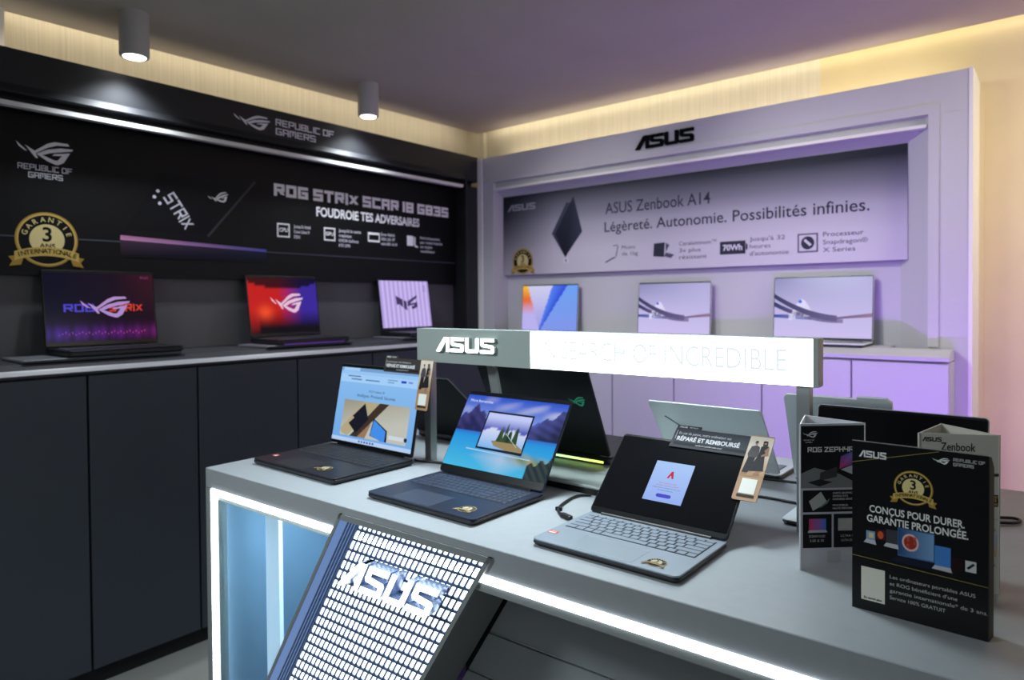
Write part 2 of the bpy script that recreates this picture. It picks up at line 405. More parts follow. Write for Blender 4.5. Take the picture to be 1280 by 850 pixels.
def seal(mb, fr, x, y, r, d, m='print', dim=1.0):
    """round three year warranty seal with a ribbon"""
    def f(c):
        g = sum(c[:3]) / 3; k = .35 if dim < .7 else 0.0
        return tuple((q + (g - q) * k) * dim for q in c[:3]) + (1.0,)
    mb.disc(fr, x, y, r, r, d, f(GOLD2), m, 40); mb.disc(fr, x, y, r * 0.955, r * 0.955, d + .0003, f(GOLD), m, 40)
    mb.disc(fr, x, y, r * 0.89, r * 0.89, d + .0006, f(BLK), m, 40)
    mb.disc(fr, x, y, r * 0.56, r * 0.56, d + .0009, f(CREAM), m, 32)
    mb.text(fr, '3', x, y - r * 0.06, r * 0.50, d + .0012, f(BLK), m, bold=0.02, align='c')
    mb.text(fr, 'ANS', x, y - r * 0.30, r * 0.15, d + .0012, f(BLK), m, bold=0.02, align='c', w=r * 0.5)
    word = 'GARANTIE'
    for i, ch in enumerate(word):
        a = R(162 - i * 144 / 7); rr = r * 0.65
        mb.text(fr, ch, x + rr * math.cos(a), y + rr * math.sin(a), r * 0.17, d + .0012, f(CREAM), m, bold=0.015, align='c', rot=a - math.pi / 2)
    for sx in (-1, 1):
        mb.poly(fr, [(x + sx * r * 0.70, y - r * 0.56), (x + sx * r * 0.82, y - r * 0.94), (x + sx * r * 1.18, y - r * 1.0), (x + sx * r * 1.08, y - r * 0.82), (x + sx * r * 1.20, y - r * 0.66)], d + .0012, f(GOLD2), m)
    N = 10; up = []; lo = []
    for i in range(N + 1):
        t = -1 + 2 * i / N
        b = -r * 0.62 + r * 0.20 * (1 - t * t)
        up.append((x + t * r * 1.02, y + b + r * 0.15)); lo.append((x + t * r * 1.02, y + b - r * 0.18))
    for i in range(N): mb.poly(fr, [lo[i], lo[i + 1], up[i + 1], up[i]], d + .0016, f(GOLD), m)
    word = 'INTERNATIONALE'
    for i, ch in enumerate(word):
        t = -0.86 + 1.72 * i / (len(word) - 1)
        mb.text(fr, ch, x + t * r, y - r * 0.62 + r * 0.20 * (1 - t * t) - r * 0.08, r * 0.16, d + .0020, f(BLK), m, bold=0.015, align='c', rot=-0.35 * t)

# ------------------------------------------------------------------ room shell
XW, YW = -3.31, 3.54          # wall planes
b = MB(); b.box(-3.6, 2.2, -2.2, 3.9, -0.05, 0.0, 'floor_stone'); struct('floor', b)
b = MB()
b.prism(WORLD, [(2.2, -2.2), (2.2, 3.47), (-3.133, 3.461), (-3.225, 0.70), (-3.32, -2.2)], CEIL, CEIL + 0.03, 'ceiling_paint')
b.box(-3.42, 2.3, -2.2, 3.7, CEIL + 0.22, CEIL + 0.25, 'ceiling_paint')
struct('ceiling', b)
b = MB(); b.box(XW - 0.1, XW, -2.2, YW + 0.1, 0, CEIL + 0.25, 'wood_grain'); struct('wall_left', b)
b = MB(); b.box(XW, -0.947, YW, YW + 0.1, 0, CEIL + 0.25, 'wood_grain')
b.box(-0.947, 2.3, YW - 0.002, YW + 0.1, 0, CEIL + 0.25, 'plaster'); struct('wall_right', b)
b = MB(); b.box(-3.208, -3.13, YW - 0.03, YW, 2.2, CEIL + 0.2, 'wood_grain'); struct('trim_1', b)
b = MB(); b.box(-0.312, -0.286, YW - 0.012, YW, 0, 2.27, 'plaster'); struct('trim_2', b)
b = MB(); b.box(XW, -3.19, 0.55, 0.80, 2.30, CEIL + 0.1, 'trim_white'); struct('trim_3', b)

# ------------------------------------------------------------------ ceiling spots
def spot(x, y, label):
    t = thing('ceiling_spotlight', label, 'spotlight', (x, y, CEIL), group='surface ceiling spotlights')
    b = MB(); r = 0.054
    b.lathe((0, 0), [(r, 0), (r, -0.166), (r - 0.004, -0.172), (r - 0.012, -0.172), (r - 0.016, -0.150)], 'lamp_grey'); b.build('housing', t)
    b = MB(); b.lathe((0, 0), [(r - 0.013, -0.1705), (r - 0.016, -0.1735), (0.012, -0.1745)], 'lamp_lens'); b.build('lens', t)
    l = bpy.data.lights.new('spot_beam', 'SPOT'); l.energy = 28; l.spot_size = R(125); l.spot_blend = 1.0; l.shadow_soft_size = 0.03; l.color = (0.86, 0.94, 1.0)
    o = bpy.data.objects.new('spot_beam', l); col.objects.link(o); o.parent = t; o.location = (0, 0, -0.19); o.rotation_euler = (0, 0, 0)
spot(-2.865, 1.143, 'larger near cylindrical white spotlight on the ceiling above the wide black banner')
spot(-2.857, 2.296, 'smaller far cylindrical white spotlight on the ceiling near the corner')

# ------------------------------------------------------------------ left wall: cabinets, worktop, black display frame
CT = 1.172
XC = -2.748
CUTS = [0.47, 0.918, 1.320, 1.784, 2.22, 2.66, 3.118]
LN = ['dark grey cabinet at the far left edge of the picture',
      'dark grey cabinet second from the left, reaching the visible floor beside the table',
      'dark grey cabinet third from the left, partly behind the glowing table corner',
      'dark grey cabinet behind the open laptop showing a web page',
      'dark violet-lit grey cabinet behind the two-person card at the table left',
      'dark violet-lit grey cabinet nearest the room corner on the left run']
for i in range(6):
    t = thing('base_cabinet', LN[i], 'cabinet', (XC, CUTS[i], 0), group='dark cabinets along the left wall')
    L = CUTS[i + 1] - CUTS[i]
    b = MB(); b.box(-0.50, -0.022, 0.0, L, 0.06, 1.145, 'cabinet_dark'); b.build('body', t)
    b = MB(); b.bbox(-0.02, 0.0, 0.004, L - 0.004, 0.065, 1.142, 'cabinet_dark', 0.002); b.build('door', t)
    b = MB(); b.box(-0.48, -0.025, 0, L, 0.0, 0.058, 'gap_black'); b.build('plinth', t)
b = MB()
prof = [(XC + 0.004, 1.150), (XC + 0.006, 1.160), (XC - 0.004, 1.172), (XC - 0.040, 1.196), (-3.24, 1.200), (-3.24, 1.150)]
fr = Frame((0, 0.42, 0), (1, 0, 0), (0, 0, 1))   # normal = -y
b.prism(fr, [(x, z) for x, z in prof], -(3.27 - 0.42), 0.0, 'worktop_grey')
b.prism(fr, [(XC + .0065, 1.158), (XC + .0085, 1.160), (XC - .003, 1.1725), (XC - .008, 1.1765), (XC - .009, 1.1745), (XC - .004, 1.170)], -(3.115 - 0.42), 0.0, 'worktop_edge')
tag(b.build('worktop'), 'long dark grey worktop on the left cabinets, under the gaming laptops', 'worktop')

XF, XB = -2.973, -3.08
t = thing('wall_display', 'black built-in display surround on the left wall with a white emblem on its top band', 'display frame', (0, 0, 0))
b = MB()
frL = Frame((0, 0, 0), (1, 0, 0), (0, 0, 1))      # section in x,z ; normal -y
b.prism(frL, [(XF, 2.207), (XF, 2.335), (-3.25, 2.335), (-3.25, 2.14), (-3.03, 2.14), (-3.03, 2.174), (XF, 2.174)], -3.276, -0.2, 'frame_black'); b.build('top_rail', t)
b = MB(); b.prism(frL, [(XF, 2.207), (XF + 0.016, 2.178), (XF + 0.010, 2.172), (XF, 2.172)], -3.15, -0.2, 'frame_black')
fz = Frame((0, 0, 0), (1, 0, 0), (0, 1, 0))
b.prism(fz, [(XF, 3.175), (XF + 0.014, 3.158), (XF + 0.012, 3.15), (XF, 3.15)], 1.201, 2.178, 'frame_black'); b.build('lip', t)
b = MB(); b.box(XF - 0.030, XF + 0.004, 0.2, 3.135, 2.126, 2.143, 'trim_white'); b.build('edge_strip', t)
b = MB(); b.prism(fz, [(XF, 3.276), (XF, 3.152), (XB - 0.02, 3.18), (-3.25, 3.18), (-3.25, 3.276)], 1.201, 2.14, 'frame_black'); b.build('stile', t)
b = MB(); b.box(XB - 0.05, XB - 0.03, 0.2, 3.18, 1.201, 2.14, 'niche_grey'); b.build('back_panel', t)
b = MB(); fb = Frame((XF, 0, 0), (0, 1, 0), (0, 0, 1)); W1 = rgb(236, 232, 245)
eye(b, fb, 1.610, 2.222, 0.185, .001, W1, hs=0.85)
tech(b, fb, 'REPUBLIC OF', 1.825, 2.262, .032, .001, W1, .335); tech(b, fb, 'GAMERS', 1.825, 2.218, .032, .001, W1, .225)
b.build('emblem', t)

# the wide black banner
bt = thing('banner', 'wide black gaming laptop banner with white lettering on the left wall', 'banner', (XB, 0, 0))
b = MB(); fb = Frame((0, 0, 0), (0, 1, 0), (0, 0, 1))
b.box(-0.03, 0, 0.2, 3.178, 1.515, 2.135, 'banner_film', c=rgb(10, 11, 14))
W = rgb(252, 250, 255); W2 = rgb(220, 218, 230)
d = .0015
b.line(fb, 0.2, 1.659, 1.16, 1.664, .006, d, rgb(70, 78, 90))
b.line(fb, 1.83, 1.655, 3.17, 1.652, .006, d, rgb(70, 70, 86))
eye(b, fb, 0.800, 1.950, 0.19, d, W, hs=1.1)
tech(b, fb, 'REPUBLIC OF', 0.804, 1.920, .022, d, W2, .182); tech(b, fb, 'GAMERS', 0.838, 1.890, .022, d, W2, .115)
# printed gaming laptop
b.poly(fb, [(1.17, 1.70), (1.53, 1.715), (1.775, 1.995), (1.33, 1.975)], d, [rgb(12, 13, 17), rgb(16, 16, 22), rgb(26, 27, 34), rgb(14, 15, 20)])
b.line(fb, 1.535, 1.712, 1.775, 1.995, .010, d + .0004, rgb(66, 66, 74))
b.poly(fb, [(1.16, 1.672), (1.83, 1.655), (1.83, 1.668), (1.16, 1.692)], d + .0004, [rgb(214, 150, 190), rgb(90, 100, 190), rgb(70, 80, 160), rgb(190, 120, 165)])
b.poly(fb, [(1.16, 1.690), (1.53, 1.680), (1.53, 1.716), (1.17, 1.716)], d + .0002, rgb(20, 18, 24))
b.poly(fb, [(1.16, 1.60), (1.83, 1.60), (1.83, 1.655), (1.16, 1.672)], d + .0002, [rgb(12, 11, 15), rgb(11, 12, 18), rgb(34, 36, 66), rgb(74, 52, 74)])
tech(b, fb, 'STRIX', 1.335, 1.868, .058, d + .0006, W2, .165, rot=R(-56))
for q in ((1.315, 1.895), (1.30, 1.868), (1.322, 1.842)): b.disc(fb, q[0], q[1], .008, .008, d + .0006, W2, n=8)
eye(b, fb, 1.545, 1.862, 0.10, d + .0006, W, hs=1.1, rot=R(12))
tech(b, fb, 'ROG STRIX SCAR 18 G835', 1.875, 1.940, .062, d, W, 1.232, t=1.7)
b.text(fb, 'FOUDROIE TES ADVERSAIRES', 2.122, 1.862, .046, d, W, bold=.03, w=.735)
IC = [(1.890, ["Jusqu'à Intel", 'Core Ultra 9', '275HX'], 'CPU', .10), (2.168, ["Jusqu'à la carte", 'graphique', 'NVIDIA GeForce', 'RTX 5090'], 'GPU', .15), (2.462, ['Écran Nebula', 'HDR 2.5K 18"', 'mini-LED 16:10'], '', .12), (2.755, ['Refroidissement', 'par métal liquide', 'et triple', 'ventilateur'], None, .19)]
for x, lines, ic, tw in IC:
    if ic is not None:
        hh = .07 if ic else .054; ww = .072 if ic else .085
        b.rect(fb, x, x + ww, 1.735 + (0 if ic else .012), 1.735 + (0 if ic else .012) + hh, d, W); b.rect(fb, x + .007, x + ww - .007, 1.742 + (0 if ic else .016), 1.735 + (0 if ic else .006) + hh - .007, d + .0004, BLK)
        if ic: b.text(fb, ic, x + ww / 2, 1.763, .018, d + .0008, W, bold=.03, align='c')
    else:
        b.rect(fb, x, x + .05, 1.742, 1.802, d, W); b.rect(fb, x + .052, x + .07, 1.748, 1.796, d, W2); b.line(fb, x + .06, 1.745, x + .088, 1.736, .010, d, W)
    for k, s in enumerate(lines): b.text(fb, s, x + (.095 if ic is not None else .108), 1.788 - k * .027, .015, d, W2, bold=.02, w=tw * (len(s) / max(len(q) for q in lines)))
b.build('panel', bt)
b = MB(); seal(b, fb, 0.896, 1.655, 0.106, .002); b.build('warranty_seal', bt)

# ------------------------------------------------------------------ right wall: cabinets, worktop, white display frame
YF, YB, YC = 3.278, 3.37, 3.128
RC = [-2.748, -2.30, -1.885, -1.529, -1.092, -0.714, -0.362]
RN = ['white violet-lit cabinet in the room corner behind the tall dark laptop lid',
      'violet-lit cabinet just left of the dark laptop back with green emblem',
      'violet-lit cabinet just right of the dark laptop back with green emblem',
      'violet-lit cabinet straight above the silver laptop lid with the slanted line',
      'violet-lit cabinet behind the light box post, left of the last one',
      'violet-lit white cabinet at the right end, behind the dark screen']
for i in range(6):
    t = thing('base_cabinet', RN[i], 'cabinet', (RC[i], YC, 0), group='white cabinets along the right wall')
    L = RC[i + 1] - RC[i]
    b = MB(); b.box(0, L, 0.022, 0.148, 0.06, 1.145, 'panel_white'); b.build('body', t)
    b = MB(); b.bbox(0.003, L - 0.003, 0, 0.02, 0.065, 1.140, 'panel_white', 0.002); b.build('door', t)
    b = MB(); b.box(0, L, 0.025, 0.148, 0.0, 0.058, 'gap_black'); b.build('plinth', t)
b = MB()
fx = Frame((RC[0] + 0.01, 0, 0), (0, 1, 0), (0, 0, 1))   # normal +x
b.prism(fx, [(YC - 0.004, 1.150), (YC - 0.006, 1.166), (YC + 0.004, 1.172), (YC + 0.045, 1.1925), (YF - .011, 1.1925), (YF - .011, 1.150)], 0, RC[-1] - RC[0] - 0.01, 'panel_white')
b.box(-2.737, -.60, YF - .011, 3.409, 1.150, 1.1925, 'panel_white')
tag(b.build('worktop'), 'white violet-lit worktop on the right cabinets under three thin laptops', 'worktop')

t = thing('wall_display', 'white built-in display surround on the right wall with black logo letters on its top band', 'display frame')
fx = Frame((-2.970, 0, 0), (0, 1, 0), (0, 0, 1))
b = MB(); b.prism(fx, [(YF, 2.322), (YF, 2.1605), (YF + .022, 2.158), (YF + .022, 2.118), (YF + .03, 2.112), (YB + .002, 2.076), (YB + .002, 2.0), (YB + .04, 2.0), (3.535, 2.0), (3.535, 2.322)], 0, 2.970 - .316, 'panel_white'); b.build('top_rail', t)
b = MB(); b.prism(WORLD, [(-.316, YF), (-.316, 3.538), (-.60, 3.538), (-.579, 3.41), (-.452, YF)], 0, 2.16, 'panel_white'); b.build('stile', t)
b = MB(); b.prism(WORLD, [(-2.970, YF), (-2.842, YF), (-2.838, 3.41), (-2.838, 3.535), (-2.970, 3.535)], 0, 2.16, 'panel_white'); b.build('stile', t)
b = MB()
b.box(-2.90, -.418, YF - .010, YF, 2.160, 2.198, 'panel_white'); b.box(-.455, -.418, YF - .010, YF, 1.2, 2.160, 'panel_white')
b.build('lip', t)
b = MB(); b.box(-2.836, -.462, YF - .006, YF + .03, 2.108, 2.122, 'trim_white'); b.build('edge_strip', t)
b = MB(); b.box(-2.838, -.579, 3.41, 3.43, 1.15, 2.05, 'panel_white'); b.build('back_panel', t)
b = MB(); b.box(-.316, -.302, YF - .002, 3.537, 0, 2.326, 'trim_white'); b.build('edge_trim', t)
b = MB(); b.box(-2.972, -2.935, YF - .008, YF, 0, 2.322, 'trim_white'); b.build('edge_trim', t)
b = MB(); fr = Frame((0, YF, 0), (1, 0, 0), (0, 0, 1))
for grp in ASUS_LETTERS:
    b = MB()
    for pl in grp: b.prism(fr, [(-1.818 + a / ASUSW * .335, 2.212 + q * .070) for a, q in pl], 0.001, 0.014, 'letter_black')
    b.build('letter', t)

bt = thing('banner', 'pale lavender notebook banner with dark lettering on the right wall', 'banner', (0, YB, 0))
b = MB(); fb = Frame((0, 0, 0), (1, 0, 0), (0, 0, 1))
b.prism(fb, [(-2.836, 1.570), (-.545, 1.570), (-.545, 2.074), (-2.836, 2.074)], -.036, 0, 'print', c=rgb(150, 148, 160))
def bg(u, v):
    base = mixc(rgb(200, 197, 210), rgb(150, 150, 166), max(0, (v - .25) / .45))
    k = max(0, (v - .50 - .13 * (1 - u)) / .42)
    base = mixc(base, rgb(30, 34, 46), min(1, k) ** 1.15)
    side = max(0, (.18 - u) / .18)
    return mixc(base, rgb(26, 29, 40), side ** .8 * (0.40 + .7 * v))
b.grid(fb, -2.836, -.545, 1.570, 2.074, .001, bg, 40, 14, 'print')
d = .002; DK = rgb(44, 44, 62); DK2 = rgb(84, 82, 102); PW = rgb(150, 150, 164)
asus(b, fb, -2.800, 1.978, .225, .040, d, PW)
b.poly(fb, [(-2.450, 1.814), (-2.340, 1.995), (-2.290, 1.985), (-2.235, 1.83), (-2.350, 1.663)], d, rgb(62, 66, 86))
b.poly(fb, [(-2.425, 1.812), (-2.289, 2.027), (-2.228, 1.812), (-2.350, 1.668)], d + .0004, [rgb(30, 34, 50), rgb(46, 50, 68), rgb(58, 62, 84), rgb(24, 26, 40)])
b.rect(fb, -2.362, -2.328, 1.630, 1.662, d, rgb(215, 212, 232)); b.rect(fb, -2.350, -2.342, 1.636, 1.654, d + .0004, DK)
b.text(fb, 'ASUS Zenbook A14', -2.068, 1.900, .062, d, DK, bold=.004, w=.63)
b.text(fb, 'Légèreté. Autonomie. Possibilités infinies.', -2.074, 1.797, .056, d, DK, bold=.006, w=1.38)
b.line(fb, -2.07, 1.622, -2.005, 1.650, .008, d, DK2); b.line(fb, -2.000, 1.652, -1.986, 1.712, .006, d, DK2); b.line(fb, -2.018, 1.715, -1.986, 1.717, .005, d, DK2)
b.poly(fb, [(-1.765, 1.642), (-1.70, 1.636), (-1.695, 1.715), (-1.760, 1.712)], d, DK); b.poly(fb, [(-1.70, 1.640), (-1.66, 1.628), (-1.64, 1.646), (-1.69, 1.66)], d, DK2); b.poly(fb, [(-1.69, 1.66), (-1.668, 1.70), (-1.690, 1.712)], d, DK2)
b.rect(fb, -1.387, -1.255, 1.632, 1.698, d, DK); b.rect(fb, -1.253, -1.244, 1.652, 1.680, d, DK); b.text(fb, '70Wh', -1.321, 1.652, .028, d + .0004, rgb(214, 212, 226), bold=.03, align='c', w=.10)
b.rect(fb, -1.004, -.912, 1.622, 1.712, d, DK2); b.rect(fb, -.997, -.919, 1.629, 1.705, d + .0004, rgb(196, 194, 208)); b.disc(fb, -.958, 1.667, .030, .031, d + .0008, DK); b.line(fb, -.972, 1.682, -.944, 1.655, .012, d + .0012, rgb(196, 194, 208))
for x, ls in ((-1.962, ['Moins', 'de 1kg']), (-1.612, ['Ceraluminum™', '3x plus', 'résistant']), (-1.234, ["Jusqu'à 32", 'heures', "d'autonomie"]), (-.890, ['Processeur', 'Snapdragon®', 'X Series'])):
    for k, s in enumerate(ls): b.text(fb, s, x, 1.692 - k * .036, .021, d, DK2, w=.0172 * len(s))
b.build('panel', bt)
b = MB(); seal(b, fb, -2.678, 1.655, .082, .003, dim=.75); b.build('warranty_seal', bt)

# ------------------------------------------------------------------ laptops
def lerp(a, b, t): return a + (b - a) * t
KEYMESH = {}
def keys_layout(cols_rows):
    return cols_rows
def laptop(name, label, W, D, H, LL, ang, loc, rz, deck, key, lidm, painter=None, group=None, numpad=False,
           keyboard=None, away=False, bez=(.006, .010, .018), lid_t=.006, outline=None, logo=None, extra=None, deckfn=None, bezm='bezel', corner=.012, dark_side=True):
    """W wide, D deep, H thick base; lid of length LL leaning back by ang; front towards local -y"""
    t = thing(name, label, 'laptop', loc, rz, group)
    fr = WORLD
    b = MB()
    b.rrect(fr, W - .012, D - .012, corner, 0, .004, 'rubber', bev=.001); b.rrect(fr, W, D, corner, .0035, H - .0035, 'shell_dark' if dark_side else deck, bev=min(.003, H * .25)); b.rrect(fr, W - .0006, D - .0006, corner, H - .0036, H, deck, bev=.0008)
    b.build('base', t)
    yh = D / 2 - .010
    lf = Frame((-W / 2, yh, H + .003), (1, 0, 0), (0, math.sin(ang), math.cos(ang)))
    b = MB()
    tcyl = MB(); tcyl.tube([(-W * .40, yh + .002, H + .0005), (0, yh + .002, H + .0005), (W * .40, yh + .002, H + .0005)], .0042, 'bezel'); tcyl.build('hinge', t)
    # lid shell
    if outline: b.prism(lf, outline, -lid_t, -.0005, lidm)
    else: b.rrect(lf, W, LL, corner * .7, -lid_t, -.0005, lidm, cx=W / 2, cy=LL / 2 + .001, bev=.0015)
    lid = b.build('lid', t)
    # display with its bezel
    if painter:
        b = MB()
        b.rrect(lf, W - .004, LL - .004, corner * .6, -.0008, .0004, bezm, cx=W / 2, cy=LL / 2 + .001, bev=.0004)
        bz = b.build('bezel', lid)
        b = MB(); x0, x1, y0, y1 = bez[0], W - bez[0], bez[2], LL - bez[1]
        painter(b, lf, x0, x1, y0, y1, .0009)
        b.build('screen', lid)
    if logo:
        b = MB(); logo(b, lf, W, LL); b.build('emblem', lid)
    if keyboard:
        kx0, kx1, ky0, ky1 = keyboard
        kb = MB(); kb.box(kx0, kx1, ky0, ky1, H - .0002, H + .0004, 'key_well'); 
        rows = 6; full = ky1 - ky0; fnh = full * .115
        pitch = (full - fnh) / 5
        specs = []
        cols = 14 if not numpad else 14
        npw = 0 if not numpad else (kx1 - kx0) * .205
        mw = kx1 - kx0 - npw
        def row(y, h, ws):
            tot = sum(ws); x = kx0
            for w_ in ws:
                ww = w_ / tot * mw; specs.append((x + .0015, x + ww - .0015, y + .0015, y + h - .0015)); x += ww
        yy = ky0
        row(yy, pitch, [1.15, 1, 1, 1, 5.2, 1, 1, 1, 1.0, 1.0]); yy += pitch
        row(yy, pitch, [2.2] + [1] * 10 + [2.6]); yy += pitch
        row(yy, pitch, [1.75] + [1] * 11 + [2.1]); yy += pitch
        row(yy, pitch, [1.45] + [1] * 12 + [1.4]); yy += pitch
        row(yy, pitch, [1] * 13 + [1.85]); yy += pitch
        row(yy, fnh, [1] * 14)
        if numpad:
            xx = kx0 + mw + .004; cw = (kx1 - xx) / 4
            for r_ in range(5):
                for c_ in range(4): specs.append((xx + c_ * cw + .0015, xx + (c_ + 1) * cw - .0015, ky0 + r_ * pitch + .0015, ky0 + (r_ + 1) * pitch - .0015))
            for c_ in range(4): specs.append((xx + c_ * cw + .0015, xx + (c_ + 1) * cw - .0015, ky1 - fnh + .0015, ky1 - .0015))
        if deckfn == 'split':
            ko = kb.build('keyboard', t)
            for (a0, a1, c0, c1) in specs:
                kk = (round(a1 - a0, 4), round(c1 - c0, 4), key)
                if kk not in KEYMESH:
                    q = MB(); q.bbox(-(a1 - a0) / 2, (a1 - a0) / 2, -(c1 - c0) / 2, (c1 - c0) / 2, 0, .0014, key, .0007)
                    KEYMESH[kk] = q.build('key').data
                    bpy.data.objects.remove(bpy.data.objects[-1]) if False else None
                    for ob in [o for o in bpy.data.objects if o.data is KEYMESH[kk]]: bpy.data.objects.remove(ob)
                ob = bpy.data.objects.new('key', KEYMESH[kk]); col.objects.link(ob); ob.parent = ko; ob.location = ((a0 + a1) / 2, (c0 + c1) / 2, H + .0003)
        else:
            for (a0, a1, c0, c1) in specs: kb.bbox(a0, a1, c0, c1, H + .0002, H + .0016, key, .0006)
            kb.build('keyboard', t)
    if extra: extra(t, W, D, H)
    # frame of the lid in world space
    M = Matrix.Translation(Vector(loc)) @ Matrix.Rotation(rz, 4, 'Z')
    wf = Frame(M @ lf.o, M.to_3x3() @ lf.u, M.to_3x3() @ lf.v)
    return t, wf

def fill(c): return lambda u, v: c
# -- painted screens (what the displays show)
def scr_web(b, f, x0, x1, y0, y1, d):
    w, h = x1 - x0, y1 - y0; X = lambda u: x0 + u * w; Y = lambda v: y0 + v * h
    b.grid(f, x0, x1, y0, y1, d, lambda u, v: mixc(rgb(112, 168, 226), rgb(138, 188, 238), v), 6, 6, 'screen')
    r = lambda a, c, e, g, cc, k=1: b.rect(f, X(a), X(c), Y(e), Y(g), d + .0003 * k, cc, 'screen')
    r(0, 1, .955, 1, rgb(120, 160, 205)); r(.03, .25, .957, .997, rgb(165, 205, 245), 2)
    r(0, 1, .915, .952, rgb(150, 195, 240)); r(0, 1, .80, .912, rgb(160, 204, 245))
    for a, c, v in ((.10, .27, .885), (.15, .29, .845), (.34, .52, .845)): r(a, c, v - .008, v + .008, rgb(90, 120, 160), 2)
    for a, c, v in ((.62, .74, .875), (.62, .70, .845)): r(a, c, v - .007, v + .007, rgb(120, 150, 190), 2)
    r(.785, .845, .852, .882, rgb(40, 60, 190), 2); r(.87, .92, .855, .880, rgb(120, 140, 215), 2)
    b.text(f, 'ASUS Vivobook 18', X(.5), Y(.685), h * .030, d + .0006, rgb(52, 66, 96), 'screen', align='c', w=w * .20)
    b.text(f, 'Intelligent. Productif. Sécurisé', X(.5), Y(.615), h * .040, d + .0006, rgb(24, 34, 70), 'screen', align='c', w=w * .48)
    b.grid(f, X(.10), X(.93), Y(.08), Y(.56), d + .0003, lambda u, v: mixc(rgb(188, 190, 180), rgb(148, 140, 118), v * .9 - u * .5), 8, 6, 'screen')
    P = lambda pts, cc, k: b.poly(f, [(X(.10 + .83 * a), Y(.08 + .48 * q)) for a, q in pts], d + .0003 * k, cc, 'screen')
    P([(0, .18), (.33, 1), (.56, 1), (.12, 0), (.02, .06)], rgb(176, 164, 130), 2); P([(.56, 1), (.70, 1), (.28, 0), (.16, 0)], rgb(60, 46, 38), 2)
    P([(.27, 0), (.36, .26), (.47, .42), (.40, 0)], rgb(150, 118, 92), 2)
    P([(.12, .35), (.25, .10), (.42, .52), (.34, .95), (.17, .56), (.20, .52)], rgb(20, 22, 34), 3)
    P([(.47, .10), (.50, .58), (.72, .30), (.73, 0), (.66, 0)], rgb(22, 26, 44), 3); P([(.48, .11), (.51, .54), (.70, .28), (.70, .0), (.64, 0)], rgb(66, 140, 230), 4)
    r(.72, .90, .125, .175, rgb(205, 212, 220), 3); b.disc(f, X(.925), Y(.15), w * .018, h * .028, d + .0012, rgb(20, 30, 70), 'screen', 14)
    r(0, 1, 0, .052, rgb(178, 204, 240), 2)
    for k in range(6): r(.36 + k * .035, .38 + k * .035, .015, .04, rgb(50, 80, 160), 3)

def ridge(u, seed, base, amp):
    s = base
    for k, (fq, a) in enumerate(((2.1, .5), (5.3, .28), (11.7, .14), (23.0, .07))):
        s += amp * a * math.sin(fq * u * 3.1 + seed * (k + 1.3))
    return s
def lake_picture(u, v):
    sky = mixc(rgb(150, 176, 240), rgb(46, 88, 214), (v - .55) / .45)
    cl = math.sin(u * 9 + v * 17 + 2 * math.sin(u * 5)) * .5 + math.sin(u * 23 - v * 31) * .3
    if v > .62: sky = mixc(sky, rgb(216, 216, 240), max(0, cl - .1) * (.4 + .9 * max(0, u - .35)))
    left = .86 - abs(u - .15) * 1.3 + .03 * math.sin(u * 60); right = .62 + (u - .70) * .95 + .03 * math.sin(u * 47)
    mid = .66 + .05 * math.sin(u * 19) + .04 * math.sin(u * 41)
    h = .50
    if v < h:
        t = v / h
        c = mixc(rgb(28, 150, 232), rgb(74, 196, 240), 1 - t)
        c = mixc(c, rgb(60, 110, 214), max(0, (t - .86) / .14))
        c = mixc(c, rgb(210, 220, 240), max(0, .75 - abs((u - .55) * 2.2) - abs(t - .35) * 1.4) * .9)
        sh = max(0, min(1, (u - .56) * 6)) * max(0, 1 - abs(v - .24 + (u - .6) * .15) * 9)
        c = mixc(c, mixc(rgb(120, 140, 90), rgb(176, 164, 92), .5 + .5 * math.sin(u * 40 + v * 30)), sh)
        if u > .80 and v < .28 + .03 * math.sin(u * 70) - (1 - u) * .6: c = mixc(rgb(30, 42, 56), rgb(60, 74, 66), .5 + .5 * math.sin(u * 90 + v * 50))
        return c
    if u < .40 and v < left: return mixc(rgb(70, 66, 130), rgb(36, 40, 92), (left - v) * 4 + .3 * math.sin(u * 50 + v * 40))
    if u > .66 and v < right: return mixc(rgb(74, 80, 150), rgb(34, 40, 78), (right - v) * 3 + .2 * math.sin(u * 31 + v * 60))
    if v < mid: return mixc(rgb(86, 100, 190), rgb(60, 70, 140), (mid - v) * 6)
    return sky
